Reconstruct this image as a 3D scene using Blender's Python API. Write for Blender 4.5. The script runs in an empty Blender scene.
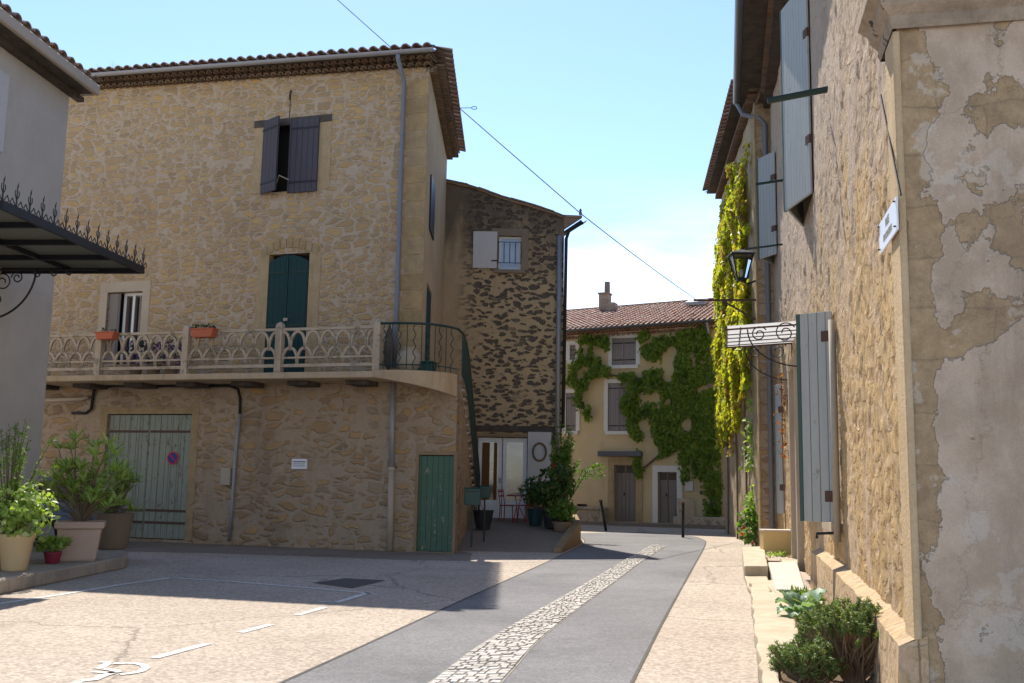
import bpy, math, random
import numpy as np
from mathutils import Vector, noise, Matrix
random.seed(7); rng = np.random.default_rng(7)
R = math.radians
SC = bpy.context.scene
COL = SC.collection

# ------------------------------------------------------------------ camera, sky, sun, exposure
FPX = 1000.0; CX, CY = 512.0, 341.5
PITCH = math.atan(138.5/FPX); ROLL = R(1.0)
CAM = Vector((0, 0, 1.6))
_f = Vector((0, math.cos(PITCH), math.sin(PITCH)))
_u0 = Vector((0, -math.sin(PITCH), math.cos(PITCH))); _r0 = Vector((1, 0, 0))
_r = _r0*math.cos(ROLL) + _u0*math.sin(ROLL)
_u = _u0*math.cos(ROLL) - _r0*math.sin(ROLL)
cd = bpy.data.cameras.new('camera'); cam = bpy.data.objects.new('camera', cd); COL.objects.link(cam)
cd.sensor_width = 36; cd.lens = 36*FPX/1024; cd.clip_end = 3000; cd.clip_start = 0.05
cam.matrix_world = Matrix(((_r.x, _u.x, -_f.x, CAM.x), (_r.y, _u.y, -_f.y, CAM.y), (_r.z, _u.z, -_f.z, CAM.z), (0, 0, 0, 1)))
SC.camera = cam

SUNV = Vector((-.120, .806, 1.0)).normalized()
EL = math.asin(SUNV.z); AZ = math.atan2(SUNV.x, SUNV.y)
W = bpy.data.worlds.new('World'); SC.world = W; W.use_nodes = True
wn = W.node_tree.nodes; wl = W.node_tree.links; wn.clear()
sky = wn.new('ShaderNodeTexSky'); sky.sky_type = 'NISHITA'; sky.sun_disc = False
sky.sun_elevation = EL; sky.sun_rotation = AZ % (2*math.pi); sky.altitude = 200; sky.air_density = 1.0; sky.dust_density = 0.15; sky.ozone_density = 1.0
tc = wn.new('ShaderNodeTexCoord'); mp = wn.new('ShaderNodeMapping'); mp.inputs['Scale'].default_value = (1.5, 1.5, 7)
nz = wn.new('ShaderNodeTexNoise'); nz.inputs['Scale'].default_value = 1.6; nz.inputs['Detail'].default_value = 6; nz.inputs['Roughness'].default_value = .6
cr = wn.new('ShaderNodeValToRGB'); cr.color_ramp.elements[0].position = .42; cr.color_ramp.elements[1].position = .62
sp = wn.new('ShaderNodeSeparateXYZ'); mr = wn.new('ShaderNodeMapRange')
mr.inputs['From Min'].default_value = .30; mr.inputs['From Max'].default_value = .10
mu = wn.new('ShaderNodeMath'); mu.operation = 'MULTIPLY'
mx = wn.new('ShaderNodeMixRGB'); mx.inputs['Color2'].default_value = (9.5, 9.9, 10.5, 1)
bg = wn.new('ShaderNodeBackground'); bg.inputs['Strength'].default_value = .127
out = wn.new('ShaderNodeOutputWorld')
wl.new(tc.outputs['Generated'], mp.inputs['Vector']); wl.new(mp.outputs[0], nz.inputs['Vector']); wl.new(nz.outputs['Fac'], cr.inputs[0])
wl.new(tc.outputs['Generated'], sp.inputs[0]); wl.new(sp.outputs['Z'], mr.inputs['Value'])
wl.new(cr.outputs[0], mu.inputs[0]); wl.new(mr.outputs[0], mu.inputs[1])
wl.new(mu.outputs[0], mx.inputs['Fac']); tn_ = wn.new('ShaderNodeMixRGB'); tn_.blend_type = 'MULTIPLY'; tn_.inputs[0].default_value = 1; tn_.inputs[2].default_value = (.93, .985, 1.05, 1); wl.new(sky.outputs[0], tn_.inputs[1]); wl.new(tn_.outputs[0], mx.inputs['Color1']); wl.new(mx.outputs[0], bg.inputs['Color']); wl.new(bg.outputs[0], out.inputs['Surface'])

sd = bpy.data.lights.new('sun', 'SUN'); sd.energy = 4.2; sd.angle = R(.5); sd.color = (1.0, .93, .82)
so = bpy.data.objects.new('sun', sd); COL.objects.link(so)
so.rotation_euler = (-SUNV).to_track_quat('-Z', 'Y').to_euler()
SC.view_settings.view_transform = 'Standard'; SC.view_settings.look = 'None'
SC.view_settings.exposure = 0.82; SC.view_settings.gamma = 1; SC.view_settings.use_curve_mapping = False

# ------------------------------------------------------------------ layout helpers
def ray(x, y):
    return (_r*((x-CX)/FPX) + _u*((CY-y)/FPX) + _f)
def gnd(x, y, z=0.0):
    d = ray(x, y); t = (z-CAM.z)/d.z; return CAM + d*t
def atY(x, y, Y):
    d = ray(x, y); return CAM + d*(Y/d.y)
class Fr:
    def __init__(s, ox, oy, ang, bend=None):
        s.o = Vector((ox, oy, 0)); s.a = R(ang); s.bend = bend
        s.S = Vector((math.cos(s.a), math.sin(s.a), 0)); s.D = Vector((-math.sin(s.a), math.cos(s.a), 0))
    def P(s, x, y, d=0.0):
        r = ray(x, y); dd = d; q = None
        for _ in range(12):
            t = ((s.o-CAM).dot(s.D)+dd)/r.dot(s.D); p = CAM + r*t; q = p - s.o
            if not s.bend: break
            dd = .5*dd + .5*(d + s.bend(q.dot(s.S)))
        return (q.dot(s.S), p.z)
    def L(s, w):
        q = Vector(w) - s.o; return Vector((q.dot(s.S), q.dot(s.D), w[2]))
    def Wd(s, v):
        return s.o + s.S*v[0] + s.D*v[1] + Vector((0, 0, v[2]))
    def rect(s, x0, y0, x1, y1, d=0.0):
        a = s.P(x0, (y0+y1)/2, d)[0]; b = s.P(x1, (y0+y1)/2, d)[0]
        c = s.P((x0+x1)/2, y1, d)[1]; e = s.P((x0+x1)/2, y0, d)[1]
        return (a, b, c, e)

def tag(o, label=None, cat=None, group=None, kind=None):
    if label: o['label'] = label
    if cat: o['category'] = cat
    if group: o['group'] = group
    if kind: o['kind'] = kind
    return o
def thing(name, label, cat, fr=None, loc=None, rot=0, group=None):
    o = bpy.data.objects.new(name, None); COL.objects.link(o); o.empty_display_size = .2
    if fr: o.location = fr.o; o.rotation_euler = (0, 0, fr.a)
    elif loc is not None: o.location = loc; o.rotation_euler = (0, 0, rot)
    return tag(o, label, cat, group)

class MB:
    def __init__(s): s.v = []; s.f = []; s.t = []
    def quad(s, a, b, c, d, t=0.5):
        n = len(s.v); s.v += [tuple(a), tuple(b), tuple(c), tuple(d)]; s.f.append((n, n+1, n+2, n+3)); s.t += [t]*4; return s
    def box(s, x0, x1, y0, y1, z0, z1, t=0.5):
        n = len(s.v)
        s.v += [(x0,y0,z0),(x1,y0,z0),(x1,y1,z0),(x0,y1,z0),(x0,y0,z1),(x1,y0,z1),(x1,y1,z1),(x0,y1,z1)]
        for f in ((0,3,2,1),(4,5,6,7),(0,1,5,4),(1,2,6,5),(2,3,7,6),(3,0,4,7)): s.f.append(tuple(n+i for i in f))
        s.t += [t]*8; return s
    def hexa(s, pts, t=.5):
        n = len(s.v); s.v += [tuple(p) for p in pts]
        for f in ((0,3,2,1),(4,5,6,7),(0,1,5,4),(1,2,6,5),(2,3,7,6),(3,0,4,7)): s.f.append(tuple(n+i for i in f))
        s.t += [t]*8; return s
    def prism(s, poly, h0, h1, ax='z', t=.5):
        # poly list of 2D points; extruded along ax
        n = len(s.v); k = len(poly)
        def m(p, h):
            if ax == 'z': return (p[0], p[1], h)
            if ax == 'y': return (p[0], h, p[1])
            return (h, p[0], p[1])
        s.v += [m(p, h0) for p in poly] + [m(p, h1) for p in poly]
        s.f.append(tuple(n+i for i in reversed(range(k)))); s.f.append(tuple(n+k+i for i in range(k)))
        for i in range(k): j = (i+1) % k; s.f.append((n+i, n+j, n+k+j, n+k+i))
        s.t += [t]*(2*k); return s
    def tube(s, path, r, n=8, t=.5, caps=True):
        path = [Vector(p) for p in path]; rs = r if isinstance(r, (list, tuple)) else [r]*len(path)
        base = len(s.v); prev = None
        for i, p in enumerate(path):
            d = (path[min(i+1, len(path)-1)] - path[max(i-1, 0)])
            if d.length < 1e-9: d = Vector((0, 0, 1))
            d.normalize()
            if prev is None: up = Vector((0, 0, 1)) if abs(d.z) < .9 else Vector((0, 1, 0)); a = d.cross(up).normalized()
            else: a = (prev - d*prev.dot(d)); a = a.normalized() if a.length > 1e-6 else d.orthogonal().normalized()
            prev = a; b = d.cross(a)
            for k in range(n):
                th = 2*math.pi*k/n; s.v.append(tuple(p + (a*math.cos(th) + b*math.sin(th))*rs[i])); s.t.append(t)
        for i in range(len(path)-1):
            for k in range(n):
                k2 = (k+1) % n; A = base+i*n; B = A+n; s.f.append((A+k, A+k2, B+k2, B+k))
        if caps:
            s.f.append(tuple(base+k for k in reversed(range(n)))); e = base+(len(path)-1)*n; s.f.append(tuple(e+k for k in range(n)))
        return s
    def lathe(s, prof, c=(0, 0, 0), n=20, t=.5, sq=False):
        base = len(s.v); off = math.pi/4 if n == 4 else 0
        for (r, z) in prof:
            for k in range(n):
                th = 2*math.pi*k/n + off; s.v.append((c[0]+r*math.cos(th), c[1]+r*math.sin(th), c[2]+z)); s.t.append(t)
        for i in range(len(prof)-1):
            for k in range(n):
                k2 = (k+1) % n; A = base+i*n; B = A+n; s.f.append((A+k, A+k2, B+k2, B+k))
        s.f.append(tuple(base+k for k in reversed(range(n)))); e = base+(len(prof)-1)*n; s.f.append(tuple(e+k for k in range(n)))
        return s
    def build(s, name, mat, parent=None, smooth=False, bevel=0, matrix=None):
        me = bpy.data.meshes.new(name); me.from_pydata(s.v, [], s.f); me.update()
        at = me.attributes.new('tint', 'FLOAT', 'POINT'); at.data.foreach_set('value', np.array(s.t, dtype=np.float32))
        if smooth: me.polygons.foreach_set('use_smooth', [True]*len(me.polygons))
        o = bpy.data.objects.new(name, me); COL.objects.link(o); me.materials.append(mat)
        if parent: o.parent = parent
        if matrix: o.matrix_local = matrix
        if bevel:
            m = o.modifiers.new('b', 'BEVEL'); m.width = bevel; m.segments = 2; m.limit_method = 'ANGLE'
        return o

# ------------------------------------------------------------------ materials
class G:
    def __init__(s, name):
        s.m = bpy.data.materials.new(name); s.m.use_nodes = True; s.n = s.m.node_tree.nodes; s.l = s.m.node_tree.links
        s.n.clear(); s.out = s.n.new('ShaderNodeOutputMaterial'); s.b = s.n.new('ShaderNodeBsdfPrincipled')
        s.l.new(s.b.outputs[0], s.out.inputs[0]); s.tc = s.n.new('ShaderNodeTexCoord'); s.co = s.tc.outputs['Object']
        s.b.inputs['Specular IOR Level'].default_value = .3
    def link(s, a, b):
        if isinstance(a, (int, float)): b.default_value = a
        elif isinstance(a, tuple): b.default_value = a if len(a) == 4 or b.type != 'RGBA' else a+(1,)
        else: s.l.new(a, b)
    def map(s, sc, v=None, rot=(0, 0, 0)):
        n = s.n.new('ShaderNodeMapping'); n.inputs['Scale'].default_value = sc; n.inputs['Rotation'].default_value = rot; s.l.new(v or s.co, n.inputs[0]); return n.outputs[0]
    def noise(s, v, scale, detail=4, rough=.55, col=False):
        n = s.n.new('ShaderNodeTexNoise'); n.inputs['Scale'].default_value = scale; n.inputs['Detail'].default_value = detail; n.inputs['Roughness'].default_value = rough
        s.l.new(v, n.inputs['Vector']); return n.outputs['Color' if col else 'Fac']
    def voro(s, v, scale, feat='F1', rnd=1.0):
        n = s.n.new('ShaderNodeTexVoronoi'); n.feature = feat; n.inputs['Scale'].default_value = scale; n.inputs['Randomness'].default_value = rnd
        s.l.new(v, n.inputs['Vector']); return n
    def cells(s, v, rnd=.85):
        o = []
        for f in ('F1', 'F2'):
            n = s.voro(v, 1, f, rnd); n.distance = 'MINKOWSKI'; n.inputs['Exponent'].default_value = 3.2; o.append(n)
        return s.math('SUBTRACT', o[1].outputs['Distance'], o[0].outputs['Distance']), o[0].outputs['Color']
    def math(s, op, a, b=0.0, c=None, clamp=False):
        n = s.n.new('ShaderNodeMath'); n.operation = op; n.use_clamp = clamp; s.link(a, n.inputs[0]); s.link(b, n.inputs[1])
        if c is not None: s.link(c, n.inputs[2])
        return n.outputs[0]
    def rng(s, a, f0, f1, t0=0.0, t1=1.0, smooth=True):
        n = s.n.new('ShaderNodeMapRange'); n.interpolation_type = 'SMOOTHSTEP' if smooth else 'LINEAR'; s.link(a, n.inputs['Value'])
        for k, v in (('From Min', f0), ('From Max', f1), ('To Min', t0), ('To Max', t1)): n.inputs[k].default_value = v
        return n.outputs[0]
    def mix(s, f, a, b, mode='MIX'):
        n = s.n.new('ShaderNodeMixRGB'); n.blend_type = mode; s.link(f, n.inputs[0]); s.link(a, n.inputs[1]); s.link(b, n.inputs[2]); return n.outputs[0]
    def ramp(s, f, stops):
        n = s.n.new('ShaderNodeValToRGB'); e = n.color_ramp.elements
        while len(e) < len(stops): e.new(.5)
        for i, (p, c) in enumerate(stops): e[i].position = p; e[i].color = tuple(c)+(1,)
        s.link(f, n.inputs[0]); return n.outputs[0]
    def vadd(s, a, b, k):
        n = s.n.new('ShaderNodeVectorMath'); n.operation = 'MULTIPLY_ADD'; s.link(b, n.inputs[0]); n.inputs[1].default_value = (k, k, k); s.link(a, n.inputs[2]); return n.outputs[0]
    def bump(s, h, dist=.02, st=1.0, prev=None):
        n = s.n.new('ShaderNodeBump'); n.inputs['Strength'].default_value = st; n.inputs['Distance'].default_value = dist; s.link(h, n.inputs['Height'])
        if prev: s.l.new(prev, n.inputs['Normal'])
        return n.outputs[0]
    def attr(s, name):
        n = s.n.new('ShaderNodeAttribute'); n.attribute_name = name; return n.outputs['Fac']
    def done(s, col, rough=.8, nrm=None, spec=None, metal=None):
        s.link(col, s.b.inputs['Base Color']); s.link(rough, s.b.inputs['Roughness'])
        if nrm: s.l.new(nrm, s.b.inputs['Normal'])
        if spec is not None: s.b.inputs['Specular IOR Level'].default_value = spec
        if metal is not None: s.b.inputs['Metallic'].default_value = metal
        return s.m

def cscale(c, k): return tuple(x*k for x in c)
def rubble(name, stones, mortar, sc=(2.6, 2.6, 4.6), edge=(.03, .11), cover=(.35, .6), dist=.18, bumpd=.03, dirt=(.10, .08, .06), dirtk=.5, dirtsc=.35, rnd=.85):
    g = G(name); wob = g.noise(g.co, 2.2, 3, .6, True); v = g.vadd(g.co, wob, dist); v = g.map(sc, v)
    ve, vc = g.cells(v, rnd); v2 = g.map((.62, .62, .66), v); veb, vcb = g.cells(v2, rnd)
    sel = g.rng(g.noise(g.co, .9, 3, .6), .50, .53); ve = g.mix(sel, ve, veb); vc = g.mix(sel, vc, vcb)
    fine = g.noise(g.co, 22, 5, .7); ve2 = g.math('ADD', ve, g.math('MULTIPLY', g.math('SUBTRACT', g.noise(g.co, 9, 5, .65), .5), .40))
    rn = g.n.new('ShaderNodeSeparateColor'); g.l.new(vc, rn.inputs[0])
    big = g.noise(g.co, .9, 4, .6)
    m = g.rng(ve2, edge[0], edge[1]); cov = g.rng(g.math('ADD', big, g.math('MULTIPLY', rn.outputs[1], .22)), cover[0], cover[1])
    mask = g.math('MULTIPLY', m, cov)
    sc_ = g.ramp(rn.outputs[0], [(i/(len(stones)-1), c) for i, c in enumerate(stones)])
    sc_ = g.mix(g.rng(fine, .25, .75, .15, .0), sc_, cscale(stones[0], .55))
    mo = g.mix(g.noise(g.co, 6, 5, .7), cscale(mortar, .78), cscale(mortar, 1.15))
    c = g.mix(mask, mo, sc_)
    c = g.mix(g.math('MULTIPLY', g.rng(g.noise(g.map((1, 1, .45)), dirtsc*2, 6, .65), .48, .75), dirtk), c, dirt)
    c = g.mix(1.0, c, g.ramp(g.noise(g.co, 30, 3, .8), [(.2, (.82, .82, .82)), (.8, (1.15, 1.15, 1.15))]), 'MULTIPLY')
    h = g.math('ADD', g.math('MULTIPLY', mask, .7), g.math('MULTIPLY', fine, .35))
    return g.done(c, .92, g.bump(h, bumpd), .15)

OCH = [(.40, .27, .13), (.34, .23, .12), (.44, .32, .17), (.30, .22, .13), (.47, .33, .16), (.36, .27, .17)]
M = {}
M['main_up'] = rubble('main upper stone', [(.49,.325,.155), (.41,.28,.145), (.53,.36,.175), (.36,.255,.15), (.57,.37,.155), (.45,.32,.185)], (.50, .39, .28), sc=(4.1, 4.1, 8.6), edge=(.06, .30), cover=(.33, .52), dist=.22, bumpd=.03, dirtk=.4, dirt=(.29, .19, .115))
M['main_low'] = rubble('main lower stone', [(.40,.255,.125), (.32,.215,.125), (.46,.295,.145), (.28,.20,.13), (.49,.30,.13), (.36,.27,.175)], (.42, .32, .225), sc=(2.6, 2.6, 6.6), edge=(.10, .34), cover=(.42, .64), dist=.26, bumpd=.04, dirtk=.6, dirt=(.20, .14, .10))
M['rubble_dark'] = None
g = G('patchy rubble stone')
wob = g.noise(g.co, 2.5, 3, .6, True); v = g.map((4.2, 4.2, 9.2), g.vadd(g.co, wob, .3))
ve = g.voro(v, 1, 'F1', 1).outputs['Distance']; fine = g.noise(g.co, 20, 5, .7)
z = g.n.new('ShaderNodeSeparateXYZ'); g.l.new(g.co, z.inputs[0])
mk = g.rng(g.math('ADD', ve, g.math('MULTIPLY', g.math('SUBTRACT', fine, .5), .55)), .50, .36)
reg = g.rng(g.noise(g.co, .8, 3, .6), .30, .44); reg = g.math('MULTIPLY', reg, g.rng(z.outputs['X'], .2, 1.1)); mk = g.math('MULTIPLY', mk, reg)
pl = g.mix(g.noise(g.co, 3, 6, .7), (.46, .33, .185), (.58, .44, .27))
st = g.mix(g.noise(g.co, 9, 4, .7), (.07, .062, .055), (.20, .165, .13))
c = g.mix(mk, pl, st)
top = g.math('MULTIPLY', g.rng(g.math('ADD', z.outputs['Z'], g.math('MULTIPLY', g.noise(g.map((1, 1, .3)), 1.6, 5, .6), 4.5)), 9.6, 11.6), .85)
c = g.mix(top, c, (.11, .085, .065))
M['rubble_dark'] = g.done(c, .95, g.bump(g.math('ADD', g.math('MULTIPLY', mk, -1), fine), .04), .1)

def plaster(name, c1, c2, patch=None, pc=None, sc=1.0, bumpd=.008, stain=.35):
    g = G(name); n1 = g.noise(g.co, 1.1*sc, 6, .62); c = g.mix(g.rng(n1, .3, .7), c1, c2)
    c = g.mix(g.math('MULTIPLY', g.rng(g.noise(g.map((1.6, 1.6, .25)), 1.2*sc, 5, .6), .5, .8), stain), c, cscale(c1, .5))
    if patch: c = g.mix(g.rng(g.noise(g.co, patch, 5, .7), .56, .59), c, pc)
    f = g.noise(g.co, 30, 5, .7); c = g.mix(1.0, c, g.ramp(f, [(.2, (.88, .88, .88)), (.8, (1.08, 1.08, 1.08))]), 'MULTIPLY')
    return g.done(c, .92, g.bump(f, bumpd), .15)
M['grey_render'] = plaster('grey render', (.50, .455, .40), (.56, .515, .45), stain=.15)
M['far_render'] = plaster('ochre render', (.62, .485, .28), (.68, .53, .32), stain=.35)
M['side_render'] = plaster('side render', (.47, .345, .205), (.55, .41, .26), stain=.3)
M['surround'] = plaster('dressed stone', (.44, .32, .18), (.52, .385, .225), stain=.5, sc=3, bumpd=.03)
M['pale_surround'] = plaster('pale render surround', (.46, .37, .27), (.52, .43, .32), stain=.2)
M['dark_surround'] = plaster('brown dressed stone', (.27, .19, .11), (.33, .24, .14), stain=.4)
M['white_surround'] = plaster('white painted surround', (.72, .69, .64), (.80, .77, .72), stain=.15)
M['mid_surround'] = plaster('brown ochre dressed stone', (.36, .26, .14), (.45, .33, .19), stain=.5, sc=3, bumpd=.03)
M['white_slab'] = plaster('pale smooth slab', (.56, .50, .42), (.64, .58, .50), stain=.3, sc=3)
M['concrete'] = plaster('weathered concrete', (.44, .35, .25), (.53, .43, .32), patch=3.5, pc=(.30, .25, .18), stain=.6, sc=2)
M['slab'] = plaster('slab stone', (.44, .33, .21), (.52, .40, .27), stain=.6, sc=2)
M['cornice'] = plaster('sooty moulded stone', (.34, .27, .20), (.50, .40, .30), patch=2.2, pc=(.10, .085, .07), stain=.6, sc=3, bumpd=.03)
M['step'] = plaster('step nosing', (.5, .45, .38), (.6, .55, .46), stain=.3, sc=3)
M['pale_stone'] = plaster('bleached limestone', (.52, .435, .31), (.62, .53, .40), stain=.25, sc=3, bumpd=.02)
M['kerb_stone'] = plaster('grey brown kerb', (.34, .29, .23), (.46, .39, .31), stain=.5, sc=2, bumpd=.02)
M['wood_dark'] = plaster('dark aged wood', (.075, .06, .05), (.12, .10, .085), stain=.5, sc=3)
M['soil'] = plaster('dry soil', (.16, .11, .07), (.24, .17, .11), sc=4, bumpd=.03)

def quoin(name, c1, c2, mortar=(.36, .29, .20), h=.42, w=.9):
    g = G(name); b = g.n.new('ShaderNodeTexBrick'); b.inputs['Color1'].default_value = c1+(1,); b.inputs['Color2'].default_value = c2+(1,); b.inputs['Mortar'].default_value = mortar+(1,)
    b.inputs['Scale'].default_value = 1; b.inputs['Brick Width'].default_value = w; b.inputs['Row Height'].default_value = h; b.inputs['Mortar Size'].default_value = .018; b.inputs['Mortar Smooth'].default_value = .3
    m_ = g.n.new('ShaderNodeMapping'); m_.inputs['Rotation'].default_value = (R(90), 0, 0)
    s_ = g.n.new('ShaderNodeSeparateXYZ'); g.l.new(g.vadd(g.co, g.noise(g.co, 3, 3, .6, True), .06), s_.inputs[0]); k_ = g.n.new('ShaderNodeCombineXYZ'); g.l.new(s_.outputs['X'], k_.inputs['X']); g.l.new(s_.outputs['Z'], k_.inputs['Y'])
    g.l.new(k_.outputs[0], b.inputs['Vector'])
    f = g.noise(g.co, 18, 5, .7); c = g.mix(1.0, b.outputs['Color'], g.ramp(g.noise(g.co, 3, 6, .7), [(.3, (.78, .76, .74)), (.7, (1.1, 1.1, 1.1))]), 'MULTIPLY')
    return g.done(c, .9, g.bump(g.math('SUBTRACT', f, g.math('MULTIPLY', b.outputs['Fac'], 1.5)), .015), .15)
M['quoin'] = quoin('corner blocks', (.45, .32, .155), (.39, .28, .14))

def wood(name, c1, c2, chip=None, chipk=.62, plank=0.11, rough=.7, chipsc=7):
    g = G(name); c = g.mix(g.noise(g.map((14, 14, 1.2)), 1.0, 6, .65), c1, c2)
    if plank:
        s_ = g.n.new('ShaderNodeSeparateXYZ'); g.l.new(g.co, s_.inputs[0])
        fr_ = g.math('FRACT', g.math('DIVIDE', g.math('ADD', s_.outputs['X'], s_.outputs['Y']), plank)); gap = g.rng(g.math('ABSOLUTE', g.math('SUBTRACT', fr_, .5)), .45, .49)
        c = g.mix(g.math('MULTIPLY', gap, .75), c, cscale(c1, .3))
    if chip: c = g.mix(g.rng(g.noise(g.map((1.5, 1.5, .7)), chipsc, 6, .75), chipk, chipk+.05), c, chip)
    nz_ = g.noise(g.map((14, 14, 1.2)), 2, 5, .7)
    h = g.math('SUBTRACT', nz_, gap) if plank else nz_
    return g.done(c, rough, g.bump(h, .01), .3)
M['green_door'] = wood('chipped green paint', (.065, .13, .085), (.10, .175, .12), (.33, .31, .24), .60, plank=.13)
M['teal_shutter'] = wood('dark teal paint', (.006, .036, .036), (.010, .05, .05), plank=.14)
M['garage'] = wood('faded grey green paint', (.20, .225, .18), (.33, .35, .28), (.14, .115, .085), .57, plank=.17)
M['grey_shutter'] = wood('aged grey wood', (.055, .05, .06), (.095, .088, .10), plank=.15)
M['blue_grey_shutter'] = wood('pale blue grey paint', (.35, .37, .35), (.48, .50, .47), (.30, .27, .22), .62, plank=.12)
M['mauve_shutter'] = wood('grey mauve paint', (.26, .225, .215), (.31, .27, .255), plank=.10)
M['brown_door'] = wood('brown grey door', (.21, .175, .155), (.27, .23, .20), plank=.3)
M['edge_green'] = wood('edge green', (.05, .10, .085), (.08, .13, .11), plank=0)
M['off_white_wood'] = wood('off white panel', (.52, .50, .48), (.60, .58, .56), plank=0)

def paint(name, c, rough=.5, metal=0.0, var=.15, spec=.4):
    g = G(name); k = g.mix(g.noise(g.co, 9, 5, .7), cscale(c, 1-var), cscale(c, 1+var)); return g.done(k, rough, None, spec, metal)
M['iron'] = paint('black iron', (.012, .013, .018), .45, .0)
M['iron_green'] = paint('dark green iron', (.012, .035, .03), .5)
M['iron_rust'] = paint('rusty iron', (.10, .055, .04), .8)
M['zinc'] = paint('zinc pipe', (.30, .30, .31), .5, .25)
M['zinc_dark'] = paint('dark zinc gutter', (.13, .14, .17), .45, .5)
M['blue_pipe'] = paint('blue grey pipe', (.19, .205, .24), .6, .05)
M['cream_pipe'] = paint('cream pipe', (.42, .35, .27), .7)
M['black_rubber'] = paint('black cable sheath', (.02, .018, .02), .7)
M['white_paint'] = paint('white paint', (.74, .74, .74), .45, 0, .04)
M['sign_white'] = paint('enamel white', (.80, .81, .84), .3, 0, .02)
M['sign_text'] = paint('worn grey lettering', (.33, .33, .24), .6)
M['sign_dark'] = paint('dark print', (.16, .13, .14), .6)
M['cream_box'] = paint('cream plastic', (.66, .48, .22), .55, 0, .04)
M['green_box'] = paint('green enamel', (.008, .055, .042), .4)
M['terracotta'] = paint('orange terracotta', (.50, .13, .06), .8)
M['cream_pot'] = paint('cream pot', (.58, .42, .22), .7, 0, .06)
M['pink_pot'] = paint('pinkish stone pot', (.50, .36, .28), .85, 0, .1)
M['brown_pot'] = paint('brown pot', (.22, .16, .11), .85)
M['magenta_pot'] = paint('magenta pot', (.26, .03, .06), .5)
M['dark_pot'] = paint('dark grey pot', (.03, .03, .035), .7)
M['teal_pot'] = paint('dark teal pot', (.012, .05, .06), .5)
M['red_metal'] = paint('red lacquer', (.30, .015, .02), .4)
M['red_plastic'] = paint('red sign ring', (.5, .02, .03), .4, 0, .03)
M['blue_plastic'] = paint('blue sign', (.01, .02, .22), .4, 0, .03)
M['bark'] = paint('bark', (.17, .12, .08), .9, 0, .3)
M['dry_twig'] = paint('dry woody stem', (.30, .20, .12), .9, 0, .3)
M['wicker'] = paint('dry wicker', (.16, .11, .07), .9, 0, .3)
M['car_paint'] = paint('pale blue car paint', (.16, .22, .32), .25, .4, .03, .6)
M['rubber'] = paint('tyre rubber', (.015, .015, .015), .8)
M['barrel'] = paint('pale stoneware', (.42, .34, .25), .8)
g = G('window glass'); g.b.inputs['Transmission Weight'].default_value = 0.0
M['glass'] = g.done((.03, .035, .045), .06, None, 1.0)
g = G('pale curtained glass'); M['curtain_glass'] = g.done(g.mix(g.noise(g.co, 3, 3), (.25, .32, .45), (.45, .52, .65)), .15, None, .8)
g = G('door glass'); M['door_glass'] = g.done(g.mix(g.rng(g.noise(g.map((1, 1, 2)), 1.5, 4), .4, .6), (.06, .045, .025), (.20, .17, .13)), .08, None, 1.0)
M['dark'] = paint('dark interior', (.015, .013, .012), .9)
M['reddish'] = paint('amber curtain', (.14, .06, .015), .8)
# translucent corrugated awning
g = G('white corrugated plastic'); g.b.inputs['Base Color'].default_value = (.8, .8, .8, 1); tr = g.n.new('ShaderNodeBsdfTranslucent'); tr.inputs[0].default_value = (.5, .51, .53, 1)
ms = g.n.new('ShaderNodeMixShader'); ms.inputs[0].default_value = .55; g.l.new(g.b.outputs[0], ms.inputs[1]); g.l.new(tr.outputs[0], ms.inputs[2]); g.l.new(ms.outputs[0], g.out.inputs[0]); M['awning'] = g.m
# frosted canopy glass
g = G('dusty canopy panel'); M['canopy'] = g.done((.15, .16, .13), .5, None, .5)

def tiles(name, cols, dirt=.3):
    g = G(name); c = g.ramp(g.attr('tint'), [(i/(len(cols)-1), k) for i, k in enumerate(cols)])
    c = g.mix(g.math('MULTIPLY', g.rng(g.noise(g.co, 5, 6, .7), .45, .75), dirt), c, (.16, .13, .10)); return g.done(c, .85, g.bump(g.noise(g.co, 25, 4, .7), .01), .2)
M['tile'] = tiles('canal tiles', [(.46, .24, .17), (.54, .33, .24), (.38, .26, .20), (.58, .39, .30), (.48, .30, .24), (.62, .47, .37), (.42, .21, .15)])
M['tile_dark'] = tiles('smoky corbel tiles', [(.20, .15, .10), (.25, .18, .12), (.17, .13, .10), (.28, .20, .13), (.21, .13, .09)], .6)
M['tile_old'] = tiles('lichen tiles', [(.24, .17, .12), (.30, .19, .13), (.20, .16, .13), (.33, .24, .17), (.26, .13, .09)], .6)

def leafmat(name, cols, trans=.4, tcol=None):
    g = G(name); c = g.ramp(g.attr('tint'), [(i/(len(cols)-1), k) for i, k in enumerate(cols)])
    g.link(c, g.b.inputs['Base Color']); g.b.inputs['Roughness'].default_value = .5; g.b.inputs['Specular IOR Level'].default_value = .35
    tr = g.n.new('ShaderNodeBsdfTranslucent'); c2 = g.mix(1.0, c, (1.5, 1.5, .55), 'MULTIPLY'); g.l.new(c2, tr.inputs[0])
    ms = g.n.new('ShaderNodeMixShader'); ms.inputs[0].default_value = trans; g.l.new(g.b.outputs[0], ms.inputs[1]); g.l.new(tr.outputs[0], ms.inputs[2]); g.l.new(ms.outputs[0], g.out.inputs[0]); return g.m
M['ivy'] = leafmat('creeper leaves', [(.07, .12, .015), (.14, .22, .03), (.21, .30, .035), (.10, .17, .02), (.26, .33, .05)])
M['ivy_lit'] = leafmat('yellow green creeper', [(.34, .19, .10), (.26, .26, .04), (.42, .43, .05), (.32, .36, .04), (.50, .49, .07), (.44, .28, .12), (.38, .40, .06)], .5)
M['leaf'] = leafmat('mid green leaves', [(.06, .12, .02), (.10, .19, .03), (.15, .26, .045), (.20, .30, .07)])
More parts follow.
